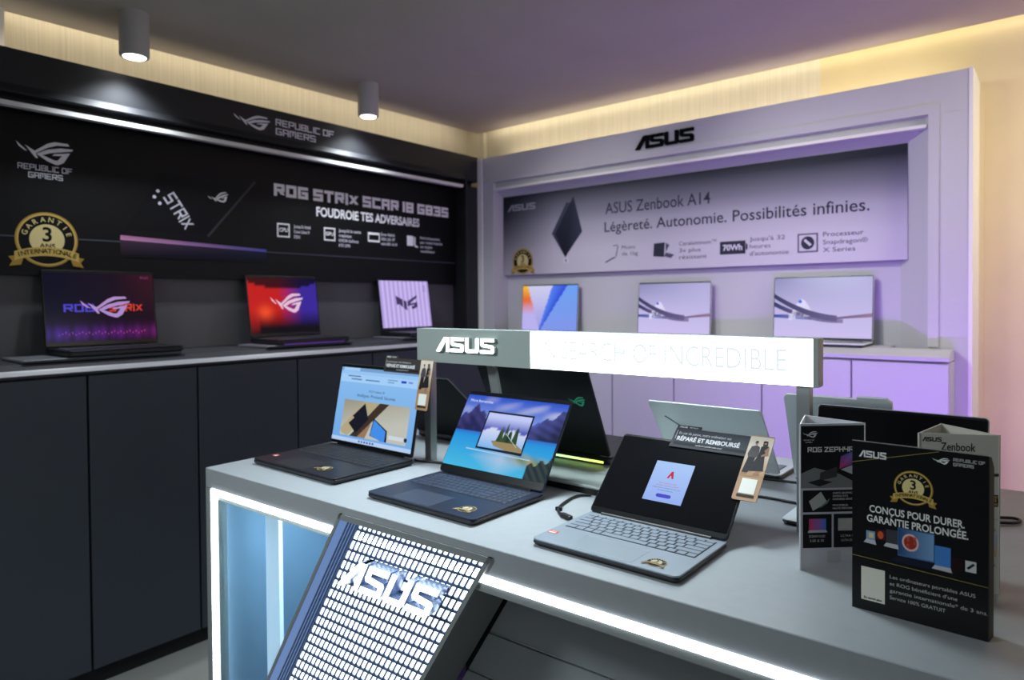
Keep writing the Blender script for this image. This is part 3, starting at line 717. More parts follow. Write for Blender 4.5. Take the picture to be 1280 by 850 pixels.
def scr_lake(b, f, x0, x1, y0, y1, d):
    w, h = x1 - x0, y1 - y0; X = lambda u: x0 + u * w; Y = lambda v: y0 + v * h
    dim = lambda u, v: tuple(q * .86 for q in lake_picture(u, v)[:3]) + (1.,)
    b.grid(f, x0, x1, y0, y1, d, dim, 90, 60, 'screen')
    b.text(f, 'More Immersive', X(.04), Y(.90), h * .040, d + .0006, rgb(225, 232, 250), 'screen', w=w * .24)
    # the thin notebook shown in the middle of the picture
    q = lambda pts, cc, k: b.poly(f, [(X(a), Y(e)) for a, e in pts], d + .0003 * k, cc, 'screen')
    q([(.27, .275), (.73, .265), (.73, .80), (.27, .80)], rgb(24, 28, 46), 1)
    b.grid(f, X(.285), X(.715), Y(.30), Y(.775), d + .0006, lambda u, v: mixc(mixc(rgb(120, 180, 236), rgb(206, 212, 240), v * 2), mixc(rgb(86, 92, 184), rgb(190, 200, 244), (v - .55) * 3), 1 if v > .45 + .12 * abs(math.sin(u * 7)) else 0), 24, 18, 'screen')
    q([(.18, .245), (.82, .225), (.82, .240), (.18, .262)], rgb(168, 196, 226), 2)
    rr = random.Random(2)
    q([(.40, .40), (.60, .44), (.72, .34), (.72, .30), (.56, .30), (.44, .34)], rgb(150, 132, 92), 3)
    for k in range(16):
        a = .46 + .17 * rr.random(); hh = .10 + .17 * rr.random() * (1 - abs(a - .545) * 4)
        q([(a - .020, .40), (a + .020, .40), (a, .42 + hh)], mixc(rgb(24, 52, 40), rgb(66, 88, 50), rr.random()), 4)
    b.line(f, X(.52), Y(.52), X(.66), Y(.36), w * .004, d + .0018, rgb(190, 204, 196), 'screen')
    b.line(f, X(.52), Y(.50), X(.58), Y(.58), w * .004, d + .0018, rgb(170, 190, 186), 'screen')
def scr_popup(b, f, x0, x1, y0, y1, d):
    b.rect(f, x0, x1, y0, y1, d, (0.0015, 0.0018, 0.0025, 1), 'screen')
    X0, X1, Y0, Y1 = .110, .199, .053, .153
    b.grid(f, X0, X1, Y0, Y1, d + .0004, lambda u, v: mixc(rgb(150, 176, 238), rgb(170, 200, 246), v), 4, 4, 'screen')
    c = (X0 + X1) / 2
    b.poly(f, [(c - .008, .112), (c - .001, .130), (c + .003, .130), (c + .008, .112), (c + .003, .112), (c + .001, .119), (c - .001, .119), (c - .003, .112)], d + .0008, rgb(196, 44, 60), 'screen')
    b.text(f, 'Nous préparons votre', c, .098, .0026, d + .0008, rgb(190, 70, 90), 'screen', align='c', w=.040)
    b.text(f, 'nouvelle expérience ASUS', c, .092, .0026, d + .0008, rgb(190, 70, 90), 'screen', align='c', w=.052)
    b.text(f, 'Cliquez ici pour commencer la mise à jour', c, .086, .0024, d + .0008, rgb(60, 64, 120), 'screen', align='c', w=.064)
    b.text(f, 'de votre ordinateur', c, .080, .0024, d + .0008, rgb(60, 64, 120), 'screen', align='c', w=.036)
    b.rrect(f, .034, .0085, .004, d + .0004, d + .0010, 'screen_blue', cx=c, cy=.068, bev=.0001)
m_ = mat('screen_blue', (0, 0, 0, 1), .3, emit=rgb(36, 30, 190), es=1.0)
def scr_strix(b, f, x0, x1, y0, y1, d):
    w, h = x1 - x0, y1 - y0; X = lambda u: x0 + u * w; Y = lambda v: y0 + v * h
    def bg(u, v):
        c = mixc(rgb(12, 14, 34), rgb(30, 14, 26), u)
        g = math.exp(-((v - .12) / .10) ** 2) * (.55 + .35 * math.sin(u * 21) * math.sin(u * 57 + 2))
        c = mixc(c, mixc(rgb(70, 40, 150), rgb(110, 30, 110), u), g * .9)
        return mixc(c, rgb(84, 22, 34), max(0, u - .62) * 1.6 * max(0, v - .4))
    b.grid(f, x0, x1, y0, y1, d, bg, 44, 26, 'screen')
    tech(b, f, 'ROG', X(.155), Y(.43), h * .115, d + .0006, rgb(74, 66, 190), w * .27, 'screen', t=1.2)
    tech(b, f, 'STRIX', X(.56), Y(.43), h * .115, d + .0006, rgb(205, 62, 44), w * .32, 'screen', t=1.2)
    eye(b, f, X(.30), Y(.34), w * .46, d + .0010, lambda x: mixc(rgb(200, 150, 190), rgb(150, 130, 205), (x - x0) / w), 'screen', hs=1.1)
    b.text(f, 'ROG', X(.88), Y(.93), h * .035, d + .0006, rgb(140, 60, 120), 'screen', w=w * .08)
    for k in range(28): b.rect(f, X(.1 + .029 * k), X(.108 + .029 * k), Y(.09 + .04 * (k * 7 % 5) / 5), Y(.11 + .05 * (k * 7 % 5) / 5), d + .0006, mixc(rgb(120, 60, 180), rgb(190, 60, 120), k / 28), 'screen')
def scr_redblue(b, f, x0, x1, y0, y1, d):
    w, h = x1 - x0, y1 - y0; X = lambda u: x0 + u * w; Y = lambda v: y0 + v * h
    def bg(u, v):
        c = mixc(rgb(190, 28, 26), rgb(58, 40, 150), (u - .42) * 3)
        c = mixc(c, rgb(12, 8, 14), max(0, (.42 - v) * 3.2) * (1 if u > .12 else .7))
        c = mixc(c, rgb(240, 80, 40), math.exp(-((u - .22) / .10) ** 2 - ((v - .38) / .12) ** 2) * .9)
        return c if v < .92 + .12 * (2 * abs(u - .5)) ** 2 - .12 else mixc(c, rgb(8, 6, 12), .92)
    b.grid(f, x0, x1, y0, y1, d, bg, 36, 24, 'screen')
    eye(b, f, X(.30), Y(.36), w * .48, d + .0006, rgb(226, 190, 214), 'screen', hs=1.25)
def scr_tuf(b, f, x0, x1, y0, y1, d):
    b.grid(f, x0, x1, y0, y1, d, lambda u, v: mixc(rgb(206, 190, 240), rgb(168, 146, 216), .5 + .5 * math.sin(u * 72)), 66, 2, 'screen')
    w, h = x1 - x0, y1 - y0
    for pl in TUF: b.poly(f, [(x0 + w * (.30 + .44 * a), y0 + h * (.36 + .34 * q)) for a, q in pl], d + .0006, rgb(66, 54, 92), 'screen')
    for k in range(3): b.rect(f, x0 + w * .88, x0 + w * .93, y0 + h * (.78 + .05 * k), y0 + h * (.80 + .05 * k), d + .0006, rgb(120, 100, 160), 'screen')
def scr_vivo(b, f, x0, x1, y0, y1, d):
    def bg(u, v):
        c = mixc(rgb(128, 150, 232), rgb(110, 160, 240), v)
        e1 = .30 + (v - .1) * -.16            # left edge of the light V stroke
        if u < .33 - .24 * v:
            c = mixc(rgb(184, 176, 236), rgb(226, 110, 50), max(0, (v - .35) / .30)); c = mixc(c, rgb(240, 190, 60), max(0, (v - .72) / .28))
        elif u < .31 + .24 * v: c = mixc(rgb(150, 150, 224), rgb(206, 204, 236), v)
        elif u < .34 + .48 * v: c = mixc(rgb(84, 130, 236), rgb(40, 62, 214), (u - .31 - .24 * v) / (.24 * v + .03) * .9)
        return c
    b.grid(f, x0, x1, y0, y1, d, bg, 48, 32, 'screen')
def scr_swoosh(b, f, x0, x1, y0, y1, d):
    w, h = x1 - x0, y1 - y0; X = lambda u: x0 + u * w; Y = lambda v: y0 + v * h
    b.grid(f, x0, x1, y0, y1, d, lambda u, v: mixc(mixc(rgb(204, 192, 238), rgb(176, 172, 216), v), rgb(132, 130, 176), max(0, v - .45) * max(0, .9 - u) * 1.6), 12, 10, 'screen')
    def band(fn0, fn1, c0, c1, k, a0=0., a1=1.):
        N = 22
        for i in range(N):
            u0 = a0 + (a1 - a0) * i / N; u1 = a0 + (a1 - a0) * (i + 1) / N
            ca = mixc(c0, c1, i / N); cb = mixc(c0, c1, (i + 1) / N)
            b.poly(f, [(X(u0), Y(fn0(u0))), (X(u1), Y(fn0(u1))), (X(u1), Y(fn1(u1))), (X(u0), Y(fn1(u0)))], d + .0003 * k, [ca, cb, cb, ca], 'screen')
    g = lambda u: .60 - .62 * u + .50 * u * u
    band(lambda u: .66 - 1.05 * u + .68 * u * u, lambda u: .74 - 1.00 * u + .66 * u * u, rgb(56, 56, 96), rgb(104, 96, 140), 2, 0, .66)
    band(lambda u: .52 - .80 * u + .58 * u * u, lambda u: .60 - .82 * u + .58 * u * u, rgb(50, 56, 104), rgb(140, 124, 166), 1, 0, .72)
    band(lambda u: .33 - .10 * u, lambda u: .38 - .13 * u + .02 * math.sin(u * 9), rgb(60, 80, 160), rgb(150, 150, 206), 1, 0, .5)
    band(lambda u: .30 + .06 * math.sin((u - .2) * 6), lambda u: .34 + .30 * math.exp(-((u - .30) / .10) ** 2), rgb(226, 222, 250), rgb(214, 200, 236), 1, .16, .62)
    band(lambda u: .30 + .10 * (u - .55), lambda u: .32 + .20 * (u - .55), rgb(90, 84, 130), rgb(150, 120, 150), 2, .55, 1.)
    b.disc(f, X(.28), Y(.60), w * .02, h * .03, d + .0012, rgb(60, 110, 220), 'screen', 12)

# -- left wall laptops (face +x)
LW = 0.415
def glow_feet(t, W, D, H):
    b = MB(); b.box(-W * .42, W * .42, -D / 2 + .004, -D / 2 + .008, .001, .0035, 'under_glow'); b.build('light_bar', t)
mat('under_glow', (0, 0, 0, 1), .5, emit=rgb(120, 60, 190), es=.9)
def gaming(label, y, z0, painter, W=LW, extra=None):
    return laptop('gaming_laptop', label, W, .255, .024, .304, R(8), (-2.905, y, z0), R(90), 'dark_deck', 'dark_key', 'lid_black', painter, 'gaming laptops on the left worktop',
                  keyboard=(-W / 2 + .02, W / 2 - .02, -.02, .10), extra=extra)
gaming('large dark gaming laptop with violet and red emblem screen, under the round gold seal', 1.075, 1.2092, scr_strix)
gaming('dark gaming laptop with half red, half blue screen, in the middle of the left worktop', 1.905, 1.2092, scr_redblue, .395, glow_feet)
gaming('dark gaming laptop with a pale striped lilac screen, nearest the corner on the left worktop', 2.712, 1.2092, scr_tuf, .395)
for lb, y in (('wide dark tray under the violet and red emblem laptop, left end', 1.000), ('dark tray under the half red, half blue laptop', 1.885), ('dark tray under the pale striped laptop nearest the corner', 2.690)):
    w_ = .27 if y < 1.5 else .235
    t = thing('laptop_tray', lb, 'display tray', (-2.910, y, 1.1985), 0, 'trays under the gaming laptops')
    b = MB(); b.bbox(-.125, .128, -w_, w_, 0, .010, 'tray_grey', .002); b.build('plate', t)
    b = MB(); b.bbox(.1285, .133, -w_, w_, .001, .0085, 'cabinet_dark', .001); b.build('front_edge', t)
# -- right wall laptops (face -y)
def thin(label, x, painter, W, L):
    return laptop('thin_laptop', label, W, .20, .014, L, R(4), (x, 3.262, 1.1925), 0, 'silver', 'grey_key', 'silver_dim', painter, 'thin laptops on the right worktop',
                  keyboard=(-W / 2 + .02, W / 2 - .02, -.02, .08), bez=(.005, .007, .012))
thin('thin laptop with orange and blue slanted stripes on screen, below the small round seal', -2.470, scr_vivo, .425, .295)
thin('thin laptop with a swoosh wallpaper, middle one on the white worktop', -1.645, scr_swoosh, .425, .290)
thin('thin laptop with a swoosh wallpaper, right one and biggest on the white worktop', -0.896, scr_swoosh, .440, .300)

# ------------------------------------------------------------------ display table
TO = Vector((-1.958, 0.9586, 0)); TR_ = R(1.444)
TZ = 0.92
tt = thing('display_table', 'grey display table with a white light line along its front edge', 'display table', TO, TR_)
TL, TD = 2.35, 1.09
b = MB(); b.bbox(0, TL, 0, TD, .8635, TZ, 'table_grey', .0015); b.build('table_top', tt)
b = MB(); b.box(.033, TL, -.003, .02, .848, .863, 'led_white'); b.box(.033, .050, -.003, .02, .04, .848, 'led_white'); b.build('light_strip', tt)
b = MB(); b.box(0, .032, 0, TD, 0, .863, 'table_fascia'); b.build('end_panel', tt)
b = MB(); b.box(.95, TL, 0, .30, .829, .8475, 'table_fascia'); b.box(.05, .95, .022, .30, .845, .863, 'table_fascia'); b.build('apron', tt)
b = MB()
b.box(.050, .062, .004, .03, .03, .848, 'alu_grey'); b.box(.062, .72, .004, .03, .834, .848, 'alu_grey'); b.box(.05, .30, .004, .03, .0, .03, 'alu_grey'); b.build('glass_frame', tt)
b = MB(); b.box(.062, .70, .014, .018, .03, .834, 'clear_glass'); b.build('glass_pane', tt)
b = MB(); b.box(.0325, .0345, .031, .42, .02, .845, 'blue_acrylic'); b.box(.0325, .46, .42, .43, .02, .845, 'blue_acrylic'); b.box(.0325, .46, .031, .42, .01, .02, 'blue_acrylic'); b.build('case_lining', tt)
b = MB(); b.box(.150, .216, .10, .112, .02, .842, 'led_soft'); b.build('light_bar', tt)
sl = .62
def slat_u(z): return .991 + sl * (z - .731)
for k in range(7):
    z1 = .856 - k * .106; z0 = z1 - .100
    if z0 < .02: break
    b = MB()
    fr = Frame((0, .165, 0), (1, 0, 0), (0, 0, 1))
    b.prism(fr, [(slat_u(z0) + .006, z0), (TL - .01, z0), (TL - .01, z1), (slat_u(z1) + .006, z1)], -.02, 0, 'slat_grey')
    b.box(slat_u(z0) + .01, TL - .01, z0 - .0006, z0 + .0014, 0, .0012, 'alu', fr)  # thin pale strip drawn in as the edge highlight
    b.build('slat', tt)
b = MB(); b.box(.85, TL - .02, .19, .20, 0, .845, 'gap_black'); b.build('backing', tt)
b = MB(); b.box(.04, TL, TD - .03, TD - .006, .05, .83, 'table_fascia'); b.build('rear_panel', tt)
b = MB(); b.box(.06, TL - .05, TD - .004, TD + .002, .838, .852, 'violet_led'); b.build('rear_light_strip', tt)
area('case_light', TO + Vector((.34, .20, .838)), TO + Vector((.10, .22, .40)), .2, .2, 4.2, (0.62, 0.85, 1.0))

# slanted lit panel set into the front of the table
fr = Frame((0, 0, 0), (1, 0, 0), (0, 0, 1))
SL = .628
def pu(u, z): return u + SL * (z - .90)
ZB, ZT = .02, .903
U0, U1 = .626, 1.094
def para(u0, u1, z0, z1): return [(pu(u0, z0), z0), (pu(u1, z0), z0), (pu(u1, z1), z1), (pu(u0, z1), z1)]
b = MB()
b.prism(fr, para(U0, U1, ZB, ZT - .06), -.158, -.020, 'table_fascia')
b.prism(fr, para(U0, U1, ZT - .06, ZT), -.0, -.020, 'table_fascia') if False else None
b.prism(fr, para(U0, U0 + .010, ZB, ZT), -.020, .006, 'table_fascia'); b.prism(fr, para(U1 - .010, U1, ZB, ZT), -.020, .006, 'table_fascia')
b.prism(fr, para(U0, U1, ZT - .014, ZT), .0005, .006, 'table_fascia'); b.prism(fr, para(U0, U1, ZB, ZB + .012), -.020, .006, 'table_fascia')
ps = b.build('light_panel', tt); ps['label'] = 'slanted perforated metal light panel with white letters'
b = MB()
b.prism(fr, para(U0 + .010, U0 + .079, ZB + .012, ZT - .014), .0008, .0035, 'margin_lit')
for k in range(4): b.prism(fr, para(U0 + .040 + k * .010, U0 + .0445 + k * .010, ZB + .012, ZT - .014), .0035, .0058, 'grille_metal')
SX0, SX1 = U0 + .079, U1 - .010
NC = 24; cw = (SX1 - SX0) / NC; bar = .0044
for k in range(NC + 1): b.prism(fr, para(SX0 + k * cw - bar / 2, SX0 + k * cw + bar / 2, ZB + .012, ZT - .014), .0012, .0052, 'grille_metal')
zz = ZT - .014 - .008
while zz > ZB + .02:
    b.prism(fr, para(SX0, SX1, zz - .0054, zz), .0012, .0050, 'grille_metal'); zz -= .0268
b.build('grille', ps)
b = MB(); b.prism(fr, para(U0 + .010, U1 - .010, ZB + .012, ZT - .014), .0006, .0010, 'grille_light'); b.build('light_sheet', ps)
for grp in ASUS_LETTERS:
    b = MB()
    LH = .068; LWd = .290
    for pl in grp: b.prism(fr, [(.655 + a / ASUSW * LWd + q * LH * .58, 753e-3 + q * LH) for a, q in pl], .0052, .034, 'panel_metal', 'letter_light')
    b.build('letter', ps)

# ------------------------------------------------------------------ light box sign on posts, standing on the table
ax = Vector((math.cos(TR_), math.sin(TR_), 0))
sg = thing('light_box_sign', 'long glowing white light box sign on metal posts across the table', 'illuminated sign', (-1.531, 1.408, TZ), TR_)
SLN, SP = 1.143, .427
z0, z1 = .302, .4015
fr = Frame((0, 0, 0), (1, 0, 0), (0, 0, 1))
b = MB(); b.bbox(0, SLN, 0.003, .040, z0, z1, 'alu_grey', .0015); b.box(SLN - .010, SLN, -.001, .003, z0, z1, 'alu_grey'); b.box(0, SP, -.001, .003, z0, z1, 'alu_grey'); b.build('housing', sg)
b = MB(); b.box(SP + .002, SLN - .010, -.001, .003, z0 + .002, z1 - .002, 'sign_light'); df = b.build('diffuser', sg)
b = MB(); b.text(fr, 'IN SEARCH OF INCREDIBLE', SP + .035, z0 + .030, .046, .0018, (1, 1, 1, 1), 'sign_text', w=.62, bold=0.0); b.build('lettering', df)
for grp in ASUS_LETTERS:
    b = MB()
    for pl in grp: b.prism(fr, [(.090 + a / ASUSW * .222, z0 + .034 + q * .042) for a, q in pl], .0012, .012, 'alu_grey', 'letter_light'); b.build('letter', sg)
for u in (.018, 1.098):
    b = MB(); b.bbox(u, u + .026, .010, .036, .0, z0 - .0005, 'alu', .001); b.build('post', sg)
    
b = MB(); fb2 = Frame((0, .072, 0), (1, 0, 0), (0, 0, 1))
b.prism(fb2, [(.222, z0 - .001), (.252, z0 - .001), (.318, .0), (.288, .0)], 0, .012, 'alu'); b.box(.215, .26, .04, .075, z0, z0 + .006, 'alu'); b.build('brace', sg)

# ------------------------------------------------------------------ table laptops, front row
def deck_stickers(pos, pad, palm_seal=None, badge=None, padm=None):
    def fn(t, W, D, H):
        f = Frame((0, 0, H), (1, 0, 0), (0, 1, 0))
        b = MB(); b.rrect(f, pad[0], pad[1], .004, -.0004, .0003, padm, cx=pad[2], cy=-D / 2 + .006 + pad[1] / 2, bev=.0001); b.build('touchpad', t)
        if palm_seal:
            b = MB(); seal(b, f, palm_seal[0], palm_seal[1], palm_seal[2], .0006, dim=.62); b.build('warranty_sticker', t)
        if badge:
            b = MB(); x, y = badge
            b.rect(f, x, x + .020, y, y + .016, .0004, rgb(196, 70, 66)); b.rect(f, x + .002, x + .018, y + .002, y + .007, .0007, rgb(222, 200, 196)); b.rect(f, x + .004, x + .016, y + .009, y + .0135, .0007, rgb(236, 150, 140)); b.build('chip_sticker', t)
    return fn
lt, lf3 = laptop('laptop', 'open grey laptop with a black screen and small blue pop-up window, nearest the camera', .312, .220, .015, .213, R(46.5), (-.662, 1.158, TZ), 0, 'grey_deck', 'grey_key', 'dark_deck', scr_popup,
       keyboard=(-.142, .142, -.012, .088), deckfn='split', extra=deck_stickers(None, (.135, .078, -.005), (.098, -.074, .019), (-.150, -.064), 'grey_pad'), bez=(.004, .006, .014), group='laptops on the display table')
lt, lf2 = laptop('laptop', 'open dark blue laptop with a mountain lake wallpaper, middle of the front row', .355, .258, .017, .243, R(32.5), (-1.156, 1.181, TZ), 0, 'navy_deck', 'navy_key', 'navy_deck', scr_lake,
       keyboard=(-.160, .160, -.002, .104), deckfn='split', numpad=True, extra=deck_stickers(None, (.130, .086, -.030), (.118, -.082, .022), None, 'navy_key'), bez=(.004, .012, .022), group='laptops on the display table')
lt, lf1 = laptop('laptop', 'open black laptop showing a pale blue web page, leftmost on the table', .400, .285, .019, .260, R(11.5), (-1.688, 1.210, TZ), 0, 'dark_deck', 'dark_key', 'dark_deck', scr_web,
       keyboard=(-.185, .185, -.004, .112), numpad=True, extra=deck_stickers(None, (.140, .092, -.030), (.085, -.088, .022), (-.18, -.09), 'dark_key'), bez=(.008, .010, .012), group='laptops on the display table')
def scr_off(b, f, x0, x1, y0, y1, d): b.rect(f, x0, x1, y0, y1, d, (0.001, 0.001, 0.0014, 1), 'screen')
laptop('laptop', 'silver laptop with a switched-off black screen behind the three folded cards', .345, .230, .013, .216, R(16), (-.303, 1.592, TZ), 0, 'silver', 'grey_key', 'silver_dim', scr_off,
       keyboard=(-.15, .15, -.02, .09), bez=(.004, .006, .008), group='laptops on the display table')
# rear row, facing the far wall
def logo_green(b, f, W, L):
    # emblem is on the outside of the lid
    g = Frame(f.p(W, 0, -.0081), -f.u, f.v)
    eye(b, g, W * .775, L * .57, W * .145, .0006, rgb(30, 110, 84), 'lit', hs=1.25)
b = MB()
rs = thing('display_riser', 'low grey riser with a black base under the dark laptop with green emblem', 'riser', (0, 0, 0))
b.bbox(-1.195, -.885, 1.412, 1.97, TZ + .015, TZ + .022, 'alu_grey', .002); b.build('platform', rs)
b = MB(); b.box(-1.19, -.890, 1.415, 1.965, TZ, TZ + .015, 'black_plastic'); b.build('base', rs)
def light_tail(t, W, D, H):
    # coloured light bar along the rear edge
    b = MB(); N = 12; y = D / 2 + .0005
    for i in range(N):
        x0 = -W * .45 + W * .90 * i / N; x1 = x0 + W * .90 / N
        c0 = mixc(rgb(210, 240, 90), rgb(60, 225, 200), i / N); c1 = mixc(rgb(210, 240, 90), rgb(60, 225, 200), (i + 1) / N)
        b.face([(x1, y + .003, .004), (x0, y + .003, .004), (x0, y + .003, .010), (x1, y + .003, .010)], 'rgb_bar', [c1, c0, c0, c1])
    b.box(-W * .45, W * .45, y - .004, y + .0027, .004, .010, 'black_plastic'); b.build('light_bar', t)
attr_mat('rgb_bar', 'lit', .5, .2, 2.5)
laptop('gaming_laptop', 'black gaming laptop seen from behind with a faint green emblem and coloured light bar', .395, .280, .022, .285, R(25), (-1.178, 1.755, TZ + .0235), R(180), 'black_plastic', 'dark_key', 'lid_black', None, logo=logo_green, extra=light_tail, group='laptops on the display table', lid_t=.008)
def logo_line(b, f, W, L):
    g = Frame(f.p(W, 0, -.0062), -f.u, f.v)
    b.line(g, W * .12, L * .78, W * .36, L * .48, .004, .0004, rgb(44, 46, 54))
    asus(b, g, W * .42, L * .30, W * .16, .007, .0004, rgb(130, 138, 142))
laptop('laptop', 'silver laptop seen from behind with a slanted dark line on its lid', .315, .215, .014, .238, R(38), (-.749, 1.940, TZ), R(180), 'silver', 'grey_key', 'silver', None, logo=logo_line, group='laptops on the display table', keyboard=(-.14, .14, -.01, .09))
OUT = [(0, .012), (.012, .0), (.233, 0), (.245, .012), (.245, .240), (.237, .248), (.075, .248), (.073, .255), (.010, .255), (0, .246)]
laptop('tablet_laptop', 'silver tablet computer seen from behind with a raised step on its top edge', .245, .17, .010, .255, R(22), (-.440, 1.945, TZ), R(180), 'silver_dim', 'grey_key', 'silver', None, outline=OUT, lid_t=.009, group='laptops on the display table')
def logo_purple(b, f, W, L):
    g = Frame(f.p(W, 0, -.0071), -f.u, f.v); eye(b, g, W * .74, L * .26, W * .06, .0004, rgb(70, 50, 130), 'lit')
OUT2 = [(.0, .0), (.36, 0), (.36, .20), (.345, .217), (.135, .217), (.02, .095), (.0, .075)]
laptop('gaming_laptop', 'black gaming laptop seen from behind with a cut-off top corner, left rear of the table', .36, .26, .02, .217, R(20), (-1.630, 1.79, TZ), R(180), 'black_plastic', 'dark_key', 'lid_black', None, outline=OUT2, logo=logo_purple, group='laptops on the display table', lid_t=.007)

# ------------------------------------------------------------------ promotion cards clipped on laptop lids
def person_print(b, f, x, y, h, d, skirt):
    sk = rgb(150, 112, 90); ha = rgb(34, 26, 24); blz = rgb(74, 66, 70); tr = rgb(26, 24, 28)
    b.disc(f, x, y + h * .93, h * .036, h * .05, d + .0003, sk, n=14); b.poly(f, [(x - h * .045, y + h * .93), (x + h * .03, y + h * .94), (x + h * .04, y + h * .985), (x - h * .02, y + h * 1.0)], d + .0005, ha)
    if not skirt:
        b.poly(f, [(x - h * .10, y + h * .82), (x + h * .02, y + h * .87), (x + h * .10, y + h * .82), (x + h * .13, y + h * .55), (x + h * .06, y + h * .50), (x - h * .12, y + h * .50), (x - h * .15, y + h * .60)], d, blz)
        b.poly(f, [(x - h * .11, y + h * .51), (x + h * .06, y + h * .51), (x + h * .05, y + h * .3), (x - h * .02, y + h * .05), (x - h * .16, y + h * .05)], d, tr)
        b.poly(f, [(x - h * .18, y), (x - h * .03, y + h * .01), (x - h * .03, y + h * .05), (x - h * .15, y + h * .05)], d, sk)
    else:
        b.poly(f, [(x - h * .06, y + h * .99), (x + h * .05, y + h * .99), (x + h * .06, y + h * .86), (x - h * .05, y + h * .84)], d - .0001, ha)
        b.poly(f, [(x - h * .08, y + h * .83), (x + h * .09, y + h * .85), (x + h * .06, y + h * .55), (x - h * .09, y + h * .55)], d, tr)
        b.poly(f, [(x + h * .02, y + h * .72), (x + h * .11, y + h * .84), (x + h * .13, y + h * .60), (x - h * .02, y + h * .52), (x - h * .02, y + h * .58), (x + h * .06, y + h * .63)], d + .0003, sk)
        b.poly(f, [(x - h * .09, y + h * .56), (x + h * .06, y + h * .56), (x + h * .12, y + h * .14), (x - h * .24, y + h * .10)], d, tr)
        b.poly(f, [(x - h * .10, y), (x + h * .04, y + h * .02), (x + h * .06, y + h * .13), (x - h * .03, y + h * .13)], d, sk)
def lid_card(label, wf, hx0, hx1, hv0, hv1, cx0, cx1, cv0, cv1, dk):
    t = thing('promotion_card', label, 'promotion card', wf.p(hx0, hv0, .004), 0, 'repair offer cards clipped on laptop screens')
    o = Vector(t.location)
    f = Frame(wf.o - o, wf.u, wf.v)
    b = MB()
    b.prism(f, [(hx0, hv0), (hx1, hv0), (hx1, hv1), (hx0 + .002, hv1)], .0028, .0042, 'print', c=dk)
    b.prism(f, [(hx0 + .003, hv1), (hx0 + .060, hv1), (hx0 + .060, hv1 + .008), (hx0 + .003, hv1 + .008)], .0028, .0042, 'print', c=dk)
    b.box(hx0 + .02, hx0 + .08, -.012, .0028, hv1 - .012, hv1 - .011, 'print', Frame(f.o, f.u, -f.n), c=dk) if False else None
    d = .0046; Wt = rgb(226, 226, 230); h = hv1 - hv0; w = hx1 - hx0
    asus(b, f, hx0 + .007, hv1 + .001, .020, .0042, d, Wt); b.text(f, 'PREMIUM', hx0 + .032, hv1 + .001, .004, d, Wt, w=.020)
    b.rect(f, hx0 + .007, hx0 + .0078, hv0 + h * .42, hv0 + h * .88, d, Wt)
    b.text(f, 'En cas de panne, votre ordinateur est', hx0 + .013, hv0 + h * .68, h * .13, d, rgb(200, 200, 206), w=w * .64)
    b.text(f, 'RÉPARÉ ET REMBOURSÉ', hx0 + .012, hv0 + h * .36, h * .20, d, Wt, bold=.03, w=w * .76)
    b.rect(f, hx0 + .008, hx1 - .012, hv0 + h * .12, hv0 + h * .27, d - .0002, rgb(22, 22, 26)); b.text(f, 'garantie de la première année incluse*', hx0 + .06, hv0 + h * .165, h * .07, d, Wt, w=w * .32)
    b.build('header', t)
    b = MB(); W_ = cx1 - cx0; Hh = cv1 - cv0
    b.rrect(f, W_, Hh, .004, .0030, .0046, 'card_tan', cx=(cx0 + cx1) / 2, cy=(cv0 + cv1) / 2, bev=.0002)
    d = .0050
    b.grid(f, cx0 + .0005, cx1 - .0005, cv0 + Hh * .36, cv1 - .003, d, lambda u, v: mixc(rgb(168, 130, 92), rgb(214, 200, 184), v * 1.4), 4, 10, 'print')
    person_print(b, f, cx0 + W_ * .34, cv0 + Hh * .38, Hh * .53, d + .0004, False)
    person_print(b, f, cx0 + W_ * .70, cv0 + Hh * .38, Hh * .54, d + .0008, True)
    b.rect(f, cx0 + W_ * .20, cx0 + W_ * .82, cv0 + Hh * .10, cv0 + Hh * .32, d + .0004, rgb(224, 222, 214))
    b.rect(f, cx0 + W_ * .16, cx0 + W_ * .86, cv0 + Hh * .05, cv0 + Hh * .085, d + .0004, rgb(34, 30, 28))
    b.build('photo_strip', t)
mat('card_tan', rgb(164, 126, 92), .6)
lid_card('dark promotion card with two-person photo strip on the nearest grey laptop', lf3, .124, .312, .193, .245, .296, .346, .090, .249, rgb(56, 58, 66))
lid_card('brown promotion card with two-person photo strip on the leftmost black laptop', lf1, .222, .392, .246, .290, .387, .440, .142, .292, rgb(58, 52, 48))

# ------------------------------------------------------------------ folded cards on the right of the table
bw = rgb(205, 203, 196)
def stand_face(mb, p0, p1, h, m, c):
    pass
# 1: black three year warranty card
t = thing('folded_card', 'large black folded card with gold round seal and warranty text', 'folded card', (-.2605, 1.148, TZ), math.atan2(-.004, .1745))
f = Frame((0, 0, 0), (1, 0, 0), (0, 0, 1)); CWd, CH = .1750, .2615
b = MB(); b.box(0, CWd, 0, CH, -.0016, 0, 'gloss_print', f, c=rgb(16, 16, 18))
X = lambda u: u * CWd; Y = lambda v: v * CH; d = .0004; Wt = rgb(232, 232, 230); G = rgb(170, 146, 84)
b.rect(f, 0, CWd, CH - .0012, CH, d, rgb(150, 148, 142))
asus(b, f, X(.055), Y(.905), .038, .0105, d, Wt)
b.line(f, 0, Y(.868), X(.66), Y(.988), .0007, d, G); b.line(f, 0, Y(.315), CWd, Y(.292), .0007, d, G)
eye(b, f, X(.615), Y(.922), .021, d, Wt); tech(b, f, 'REPUBLIC OF', X(.76), Y(.946), .0045, d, rgb(190, 190, 190), X(.215)); tech(b, f, 'GAMERS', X(.76), Y(.920), .0045, d, rgb(190, 190, 190), X(.14))
